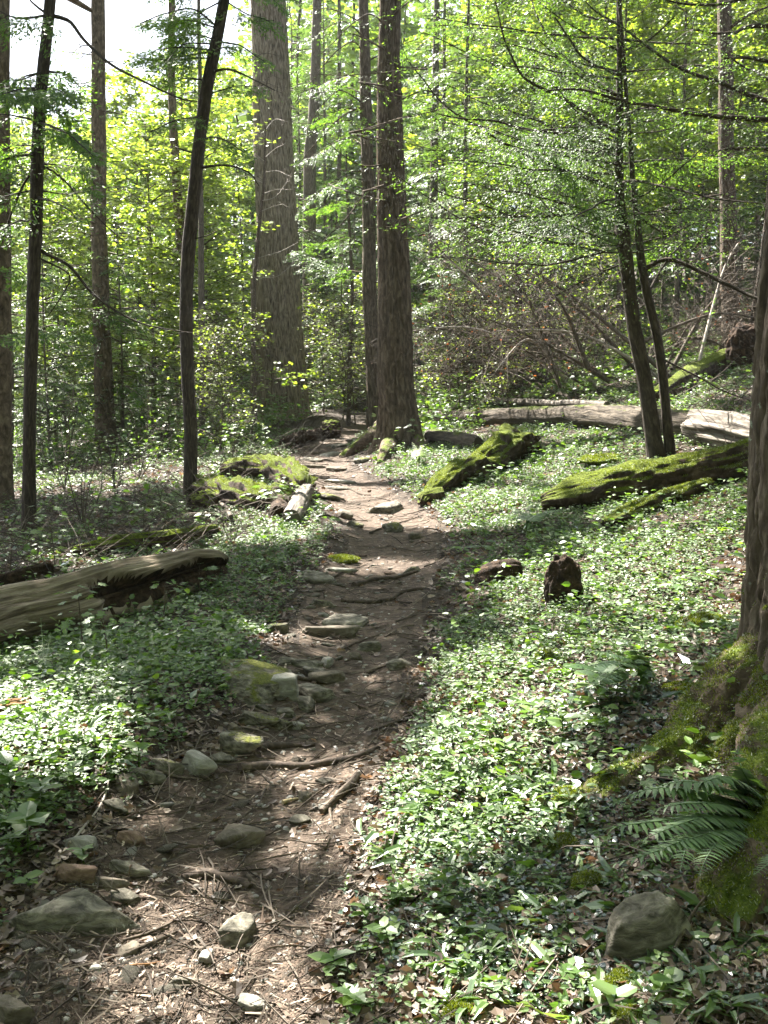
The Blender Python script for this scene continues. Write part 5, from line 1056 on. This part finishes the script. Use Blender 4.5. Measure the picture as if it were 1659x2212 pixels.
# ------------------------------------------------------------------ leafy plants one can tell apart
def seedling(u, v, h_px, n, leaf, label, name='maple_seedling', cat='seedling', mat='seedling', tpl=MAPLE, spread=1.0, lean=.1, group=None):
    b = at(u, v); H = h_px * b[1] / FPX; root = thing(name, label, cat, tuple(b), group); mb = MB(); a = rng.uniform(0, 6.28); top = b + np.array([math.cos(a) * lean * H, math.sin(a) * lean * H, H])
    P = resample([b - np.array([0, 0, .02]), b * .5 + top * .5 + rng.normal(size=3) * .02 * H, top], max(.02, H / 14)); tube(mb, P, np.linspace(.004, .0015, len(P)) * (1 + H * 1.5), 5)
    i = np.clip((rng.uniform(.35, 1.0, n) ** .7 * len(P)).astype(int), 0, len(P) - 1); A = P[i]; d = nrm(yaw(n) + np.array([0, 0, .35]) * rng.uniform(0, 1, (n, 1))); L = spread * leaf * rng.uniform(.5, 1.3, n) * (1 + .6 * H); Bv = A + d * L[:, None]; thin_tubes(mb, A, Bv, .0014, .001, None, 1)
    obj('stem', mb, M['stick'], root, b); lb = MB(); dd = d.copy(); dd[:, 2] = -.15; scatter(lb, *tpl, Bv, dd, nrm(np.array([0, 0, 1.0]) + rng.normal(size=(n, 3)) * .3), leaf * rng.uniform(.7, 1.25, n)); obj('leaves', lb, M[mat], root, b, smooth=False); return root
for a in [(1330, 1510, 60, 5, .085, 'pale maple seedling right of the broad-leaved plant on the slope'), (1400, 1480, 42, 3, .075, 'lone pale maple leaf cluster above the shaded moss hump'), (1480, 1310, 60, 6, .10, 'maple seedling with large pale leaves left of the near trunk on the sunny slope'), (1195, 1390, 60, 7, .085, 'sunlit light green seedling just behind the sunlit moss cushion'), (1360, 1700, 40, 4, .075, 'pale maple seedling at the upper edge of the large dark fern'),
          (180, 1420, 150, 16, .085, 'tall maple seedling with drooping leaves in front of the hollow log'), (230, 1440, 110, 10, .07, 'thin maple seedling right of the tall drooping one at the hollow log'), (350, 1350, 90, 14, .075, 'bushy maple seedling at the open mouth of the hollow log'), (430, 1290, 60, 9, .07, 'light seedling near the upper end of the hollow log'), (585, 1110, 55, 26, .10, 'sunlit bright seedling in front of the mossy log pile'), (540, 1106, 40, 12, .085, 'shaded broad-leaved seedling left of the sunlit one at the log pile'),
          (880, 975, 70, 16, .10, 'slender bright sapling sprig before the flared mossy roots'), (350, 1120, 70, 18, .09, 'light green maple seedling between the two slim dark trunks'), (310, 1150, 60, 14, .09, 'low maple seedling left of the light green one between the dark trunks'), (20, 1250, 110, 22, .085, 'leafy maple seedling at the left border behind the decayed log'), (120, 1230, 130, 24, .085, 'tall leafy maple seedling right of the foot of the slim bare trunk'), (230, 1180, 120, 20, .085, 'airy maple seedling behind the low moss-covered log'),
          (450, 1150, 40, 14, .08, 'small maple seedling among leaves beside the low moss-covered log'), (70, 1180, 60, 14, .085, 'maple seedling at the foot of the slim bare trunk'), (1640, 870, 60, 18, .11, 'bright leafy sprig at the right border above the long mossy log'), (480, 950, 130, 60, .10, 'tall sunlit maple sapling right of the slim leaning dark trunk'), (590, 915, 60, 30, .11, 'bright seedling at the foot of the huge trunk'), (500, 1000, 80, 40, .10, 'glowing seedling between the leaning dark trunk and the mossy logs')]: seedling(*a)
def rosette(u, v, h_px, n, leaf, label, mat='lily', tpl=OVATE, name='broad_leaved_plant', cat='plant', group=None):
    b = at(u, v); H = h_px * b[1] / FPX; root = thing(name, label, cat, tuple(b), group); mb, lb = MB(), MB(); a = np.arange(n) * 2.4 + rng.uniform(0, 6); z = np.linspace(.45, 1, n) * H
    A = b + np.stack([z * 0, z * 0, z], -1); tube(mb, np.array([b - [0, 0, .02], b + [0, .01, H * .5], b + [0, 0, H]]), np.array([.004, .003, .002]), 6)
    d = np.stack([np.cos(a), np.sin(a), np.full(n, .25)], -1); scatter(lb, *tpl, A, d, np.array([0, 0, 1.0]) + rng.normal(size=(n, 3)) * .2 - np.stack([np.cos(a), np.sin(a), 0 * a], -1) * -.15, leaf * rng.uniform(.75, 1.2, n)); obj('stem', mb, M['seedling'], root, b); obj('leaves', lb, M[mat], root, b, smooth=False)
rosette(1296, 1530, 80, 8, .15, 'dark broad-leaved plant with upright pointed leaves in the middle of the right slope')
for k, (u, v, h, n, l) in enumerate([(1150, 1570, 50, 6, .07), (1090, 1640, 40, 6, .07), (1215, 1590, 50, 7, .07)]): rosette(u, v, h, n, l, ('leafy upright herb left of the dark broad-leaved plant', 'low leafy herb at the lower left of the right slope plants', 'bright pointed-leaf herb just below the dark broad-leaved plant')[k], 'seedling')
for k, (u, v, h, n, l) in enumerate([(60, 1850, 90, 9, .085), (20, 1720, 70, 9, .08), (90, 1760, 70, 10, .07), (180, 1870, 40, 5, .055), (60, 1935, 35, 6, .05), (300, 1660, 50, 6, .06), (160, 1720, 60, 8, .06)]):
    rosette(u, v, h, n, l, ('shaded large-leaved herb left of the pale flat stone', 'tall leafy herb at the left border in the sunny weeds', 'sunlit broad leafy herb behind the shaded large-leaved one', 'small heart-leaved herb beside the rusty block', 'low leafy sprig left of the rusty block', 'grass-leaved herb above the mossy stones at the path edge', 'sunny herb above the tan oval stone')[k], 'seedling', OVATE, 'leafy_herb', 'herb')
for k, (u, v, h, n, l) in enumerate([(790, 1990, 40, 8, .05), (830, 2040, 40, 7, .055), (860, 1960, 40, 7, .05), (720, 2110, 45, 8, .06), (760, 2190, 50, 9, .055), (960, 1960, 30, 6, .05)]):
    rosette(u, v, h, n, l, ('shaded jagged-leaved herb right of the near path', 'broad shaded herb at the edge of the near path', 'tallest of the shaded herbs right of the near path', 'sunlit herb at the right edge of the nearest sunlit patch', 'large pale-leaved herb at the bottom border right of the path', 'small shaded herb below the sunlit blade leaves')[k], 'seedling', OVATE, 'leafy_herb', 'herb')
def heartleaf(u, v, h, n, l, label): rosette(u, v, h, n, l, label, 'lily', ROUND, 'heart_leaved_plant', 'plant')
heartleaf(1330, 2190, 45, 5, .05, 'broad heart-leaved plant standing in sun at the bottom border'); heartleaf(1245, 2130, 36, 4, .045, 'heart-leaved plant beside the dead standing stalk'); heartleaf(1450, 2160, 40, 4, .055, 'small round-leaved plant at the bottom border right of the heart-leaved ones')
stick([(1240, 2190), (1242, 2140), (1246, 2075)], 6, 'upright dry straw stalk in the sunny lower right corner', 'grass_stem', 0, 80, 'stalk', 0, 'stalk')
# bare shrubs on the left
for k, (u, v, h) in enumerate([(300, 1040, 220), (250, 1080, 180), (140, 1060, 260), (180, 1140, 200), (355, 990, 150), (100, 1010, 210), (265, 985, 150), (480, 985, 120)]):
    b = at(u, v); H = h * b[1] / FPX; root = thing('bare_shrub', ('thin bare shrub with a few fresh leaves standing left of the slim leaning trunk', 'low twiggy bare shrub in front of the patched trunk', 'tall thin bare shrub right of the slim bare trunk', 'bare twiggy shrub behind the low moss-covered log', 'small bare shrub close left of the leaning dark trunk', 'grey bare shrub far left behind the slim bare trunk', 'bare shrub at the foot of the patched trunk', 'twiggy bare shrub right of the leaning dark trunk')[k], 'shrub', tuple(b)); mb = MB()
    for q in range(5):
        a = rng.uniform(0, 6.28); e = b + np.array([math.cos(a) * H * rng.uniform(.05, .35), math.sin(a) * H * .2, H * rng.uniform(.6, 1)]); P = resample([b, b * .5 + e * .5 + rng.normal(size=3) * .05, e], .06); tube(mb, P, np.linspace(.008, .003, len(P)), 5); side_twigs(mb, P, .003, 12, .3)
    obj('stems', mb, M['twig'], root, b); lb = MB(); V = mb.verts(); i = rng.integers(0, len(V), 60); leaves_on(lb, V[i], .06, MAPLE); obj('leaves', lb, M['seedling'], root, b, smooth=False)

# ------------------------------------------------------------------ the brush tangle: dead crowns of fallen trees
def tangle(cu, cv, depth, label, seed, n=9, reach=3.2, n_tw=40, toward=-1):
    global rng
    rng_keep = rng; rng = np.random.default_rng(seed); b = at(cu, cv) if depth is None else np.array([(cu - CX) / FPX * depth, depth, 0]); b[2] = gz(b[0], b[1]); root = thing('fallen_treetop', label, 'brush', tuple(b)); tw = MB(); pts_ = []
    for k in range(n):
        a = rng.uniform(-.9, .9) + (math.pi if toward < 0 else 0); L = reach * rng.uniform(.5, 1.1); e = b + np.array([math.cos(a) * L, math.sin(a) * L * .6, rng.uniform(.2, 1.9) * L * .6]); s = b + rng.normal(size=3) * np.array([.5, .4, .1]) + np.array([0, 0, .2])
        P = resample([s, s * .5 + e * .5 + np.array([0, 0, rng.uniform(.0, .5)]), e], .08); mb = MB(); tube(mb, P, np.linspace(rng.uniform(.025, .05), .006, len(P)), 6); obj('limb', mb, M['twig' if k % 4 else 'twig_pale'], root, b); side_twigs(tw, P, .0055, n_tw, 1.2); pts_.append(P)
    o = obj('twigs', tw, M['twig'], root, b); V = tw.verts(); i = rng.integers(0, len(V), 260); lb = MB(); leaves_on(lb, V[i], .04, LITTER, tilt=1.0); obj('dead_leaves', lb, M['rust_leaf'], root, b, smooth=False); rng = rng_keep
tangle(1320, 880, 16.0, 'grey tangle of dead branches with rusty leaves left of the curving hemlock trunk', 1, 11, 3.2, 46)
tangle(1180, 900, 17.5, 'dense brown dead treetop leaning behind the slanting moss-capped log', 2, 9, 2.8, 40)
tangle(1010, 900, 18.5, 'low dead brush pile just right of the thick path-side trunk', 3, 7, 1.8, 50, 1)
tangle(1430, 860, 16.5, 'fine dead branches spreading right behind the curving hemlock trunk', 4, 9, 2.6, 60, 1)

# ------------------------------------------------------------------ ground cover, litter, chips
def stuff(name, mb, mat, label): tag(obj(name, mb, M[mat], None, smooth=False), label, None, None, 'stuff')
def inside(u, v, E):
    m = np.zeros(len(u))
    for cx, cy_, rx, ry in E: m = np.maximum(m, sstep(1.2, .7, np.sqrt(((u - cx) / rx) ** 2 + ((v - cy_) / ry) ** 2)))
    return m
def ground_uv(x, y): return project(ground_pts(x, y))
# chips, needles and bits of wood on the path
x, y = wedge(150000, 1.6, 22, 1.05, 0); ti = trail_in(x, y) + .12 * n2(x, y, 3, 2, 40); k = (ti > -.10) & (rng.uniform(size=len(x)) < np.clip(.55 + .8 * n2(x, y, 2.5, 3, 61), .15, 1)); x, y = x[k], y[k]; n = len(x); mb = MB()
P = ground_pts(x, y); P[:, 2] += rng.uniform(.0, .008, n); L = rng.uniform(.006, .030, n) * (1 + .05 * y) * np.where(rng.uniform(size=n) < .12, 1.8, 1); Wd = L * rng.uniform(.07, .22, n)
scatter(mb, *CHIP, P, yaw(n) + rng.normal(size=(n, 3)) * np.array([0, 0, .14]), gnormal(x, y) + rng.normal(size=(n, 3)) * .22, np.stack([L, Wd, Wd * .8], -1)); stuff('wood_chips', mb, 'chips', 'tan wood chips, needles and bark bits strewn over the path')
# fine brown needles
x, y = wedge(110000, 1.6, 9, 1.05, 0); ti = trail_in(x, y); k = ti > -.25; x, y = x[k], y[k]; n = len(x); mb = MB(); P = ground_pts(x, y); P[:, 2] += rng.uniform(.0, .006, n); L = rng.uniform(.010, .03, n)
scatter(mb, *CHIP, P, yaw(n) + rng.normal(size=(n, 3)) * np.array([0, 0, .1]), gnormal(x, y), np.stack([L, np.full(n, .0016), np.full(n, .0014)], -1)); stuff('needles', mb, 'stick', 'fine dark needles and twig bits on the path')
# gravel
x, y = wedge(7000, 1.6, 20, 1.05, 0); k = trail_in(x, y) > -.05; x, y = x[k], y[k]; n = len(x); mb = MB(); V, F = ICO[2]; P = ground_pts(x, y); s = rng.uniform(.003, .010, n) * (1 + .05 * y); scatter(mb, V * (1 + .3 * fbm(V * 2, 2, 3)[:, None]), None, F, P, yaw(n), gnormal(x, y), np.stack([s * 1.3, s, s * .55], -1)); stuff('gravel', mb, 'pebble', 'small grey pebbles scattered on the path')
# dead leaves
x, y = wedge(64000, 1.6, 17, 1.1, 0); ti = trail_in(x, y) + .08 * n2(x, y, 3, 2, 41); keep = np.where(ti > -.02, .03, np.where((x > 0) & (y < 4.6), 1.0, .7)); k = rng.uniform(size=len(x)) < keep; x, y = x[k], y[k]; n = len(x); mb = MB(); P = ground_pts(x, y); P[:, 2] += rng.uniform(.0, .016, n)
scatter(mb, *LITTER, P, yaw(n) + rng.normal(size=(n, 3)) * .25, gnormal(x, y) + rng.normal(size=(n, 3)) * .5, rng.uniform(.014, .042, n) * (1 + .06 * y)); stuff('leaf_litter', mb, 'litter', 'curled tan dead leaves covering the forest floor')
# herbs
def herbs(name, label, n0, y0, y1, mat, tpl, leaf, hmin, hmax, k0, k1, dens, pw=.5, spread=.9, tilt=.45):
    u = rng.uniform(size=n0); y = y0 * (y1 / y0) ** u if pw == 0 else (y0 ** (2 * pw) + u * (y1 ** (2 * pw) - y0 ** (2 * pw))) ** (1 / (2 * pw)); n0 = int(n0 * 1.1); u = rng.uniform(size=n0); y = (y0 ** (2 * pw) + u * (y1 ** (2 * pw) - y0 ** (2 * pw))) ** (1 / (2 * pw)); x = rng.uniform(-1, 1, n0) * (y * (CX / FPX) * 1.15 + .15)
    ti = trail_in(x, y) + .10 * n2(x, y, 2.2, 3, 33); d = dens(x, y, -ti); k = rng.uniform(size=n0) < d; x, y = x[k], y[k]; n = len(x); P = ground_pts(x, y)
    h = rng.uniform(hmin, hmax, n) * (.5 + .9 * np.clip(.5 + n2(x, y, 1.3, 3, 71), 0, 1)) * (1 + .035 * y); ln = rand_unit(n) * np.array([.35, .35, 0]); m = rng.integers(k0, k1 + 1, n); i = np.repeat(np.arange(n), m); t = rng.uniform(.25, 1.05, len(i))
    A = P[i] + (np.array([0, 0, 1.0]) + ln[i]) * (h[i] * t)[:, None]; d_ = yaw(len(i)); S_ = leaf * rng.uniform(.6, 1.3, len(i)) * (1 + .05 * y[i]); A = A + d_ * (S_ * spread * .3)[:, None]
    mb = MB(); scatter(mb, *tpl, A, d_ + np.array([0, 0, .12]) + rng.normal(size=(len(i), 3)) * .15, np.array([0, 0, 1.0]) + rng.normal(size=(len(i), 3)) * tilt, S_); stuff(name, mb, mat, label); return n, len(i)
def d_cover(x, y, out):
    nz = n2(x, y, .9, 3, 17); b = sstep(.02, .22, out); near_bank = sstep(.2, 1.0, x) * sstep(5.2, 3.6, y); nl = sstep(-.6, -1.4, x) * sstep(12, 15, y)
    u, v = ground_uv(x, y); nz = nz + .7 * inside(u, v, [(1090, 1050, 280, 110), (560, 1170, 150, 60), (1300, 1290, 250, 150)])
    far_left = sstep(-1.4, -2.6, x) * sstep(7.0, 9.5, y)
    return b * np.clip(.52 + 1.5 * nz + .5 * n2(x, y, 3.3, 2, 18) - .35 * far_left, .04, 1) * (1 - .82 * near_bank)
herbs('ground_cover', 'dense low leafy ground cover on both sides of the path', 66000, 2.0, 21, 'cover', OVATE, .0180, .012, .065, 5, 10, d_cover, .5)
herbs('undergrowth', 'taller leafy weeds rising through the ground cover', 5200, 3.0, 19, 'seedling', OVATE, .034, .05, .18, 5, 9, lambda x, y, o: sstep(.1, .5, o) * np.clip(.30 + 1.0 * n2(x, y, .7, 3, 19), 0, 1), .5)
def d_creep(x, y, out):
    u, v = ground_uv(x, y); return np.clip(inside(u, v, [(1350, 1580, 240, 110), (1180, 1660, 260, 130), (1020, 1840, 330, 170), (1150, 1990, 420, 150), (1400, 2130, 330, 90), (800, 1950, 120, 120)]) * np.clip(.55 + 1.2 * n2(x, y, 2.2, 2, 23), 0, 1), 0, 1) * sstep(0, .15, out)
herbs('creeper', 'mat of small round dark shiny creeper leaves over the dead leaves on the bank', 90000, 1.7, 6.5, 'creeper', ROUND, .0135, .005, .025, 2, 4, d_creep, .5, .9, .3)
def d_lily(x, y, out):
    u, v = ground_uv(x, y); return np.clip(inside(u, v, [(1060, 1690, 210, 110), (900, 1790, 150, 80), (1270, 2150, 420, 90), (1560, 2080, 160, 130), (1120, 2090, 250, 80), (130, 1620, 150, 90), (1150, 1880, 200, 110)]) * np.clip(.6 + 1.0 * n2(x, y, 3.0, 2, 27), 0, 1), 0, 1)
herbs('blade_leaves', 'clumps of broad pale blade leaves arching over the dead leaves', 2700, 1.7, 5.5, 'lily', BLADE, .085, .005, .03, 2, 4, d_lily, .5, .2, .5)
herbs('weeds', 'broad-leaved sunny weeds crowding the near left path edge', 5200, 2.8, 6.0, 'seedling', OVATE, .028, .02, .08, 4, 7, lambda x, y, o: sstep(.05, .3, o) * sstep(-.35, -.8, x) * .75, .5)
herbs('sprouts', 'thin grass-like sprouts among the ground cover', 4200, 1.8, 14, 'lily', LANCE, .075, .005, .03, 2, 4, lambda x, y, o: sstep(.05, .3, o) * np.clip(.25 + n2(x, y, 1.1, 2, 29), 0, 1), .5, .2, 1.2)
herbs('far_undergrowth', 'leafy low growth covering the ground far among the trees', 14000, 16, 60, 'seedling', OVATE, .045, .06, .5, 6, 11, lambda x, y, o: sstep(.3, 1.2, o) * np.clip(.5 + n2(x, y, .35, 2, 37), 0, 1), .5, 1.2, .5)
# fallen twigs over the whole floor
x, y = wedge(3800, 1.8, 20, 1.1, .5); n = len(x); P = ground_pts(x, y); d = yaw(n); L = rng.uniform(.05, .28, n) * (1 + .05 * y); B = P + d * L[:, None]; B[:, 2] = terr(B[:, 0], B[:, 1]) + rng.uniform(0, .05, n); P[:, 2] += .006; mb = MB(); thin_tubes(mb, P, B, rng.uniform(.0012, .0035, n) * (1 + .08 * y), None, rng.normal(size=(n, 3)) * .012, 3); stuff('twig_litter', mb, 'twig', 'fine dead twigs scattered over the forest floor')
x, y = wedge(5200, 8, 26, 1.15, .5); k = (x < -1.1) | (x > 3.2) ; x, y = x[k], y[k]; n = len(x); P = ground_pts(x, y); d = nrm(yaw(n) + np.array([0, 0, .5]) * rng.uniform(0, 1.6, (n, 1))); L = rng.uniform(.2, .9, n); mb = MB(); thin_tubes(mb, P, P + d * L[:, None], rng.uniform(.002, .006, n), None, rng.normal(size=(n, 3)) * .05, 3); stuff('brushwood', mb, 'twig', 'thin dead brushwood standing and lying on the forest floor')
# red berries on the creeper
mb = MB(); V, F = ICO[2]; n = 9; u = [1240, 1655, 1300, 1010, 1090, 1500, 1560, 1380, 1180]; v = [1990, 1900, 1575, 1900, 1720, 1960, 2010, 1640, 2020]
for k in range(n): p = at(u[k], v[k]); mb.add(V * .0055 + p + np.array([0, 0, .014]), None, F)
stuff('berries', mb, 'berry', 'tiny red berries dotted among the creeper leaves')

# ------------------------------------------------------------------ the bright hazy air of the wood
def haze():
    V = np.array([(x, y, z) for x in (-190, 190) for y in (-24, 133) for z in (-9, 50)], float); F = np.array([(0, 1, 3, 2), (4, 6, 7, 5), (0, 4, 5, 1), (2, 3, 7, 6), (0, 2, 6, 4), (1, 5, 7, 3)])
    m, t, out = new_mat('hazy_air'); v = N(t, 'ShaderNodeVolumePrincipled'); v.inputs['Color'].default_value = (.93, .96, .95, 1); v.inputs['Density'].default_value = .0003; v.inputs['Anisotropy'].default_value = .35
    t.links.new(v.outputs[0], out.inputs['Volume']); mb = MB(); mb.add(V, F); o = obj('haze', mb, m, None, smooth=False); tag(o, 'pale bright air hanging through the whole wood', None, None, 'stuff')
haze()
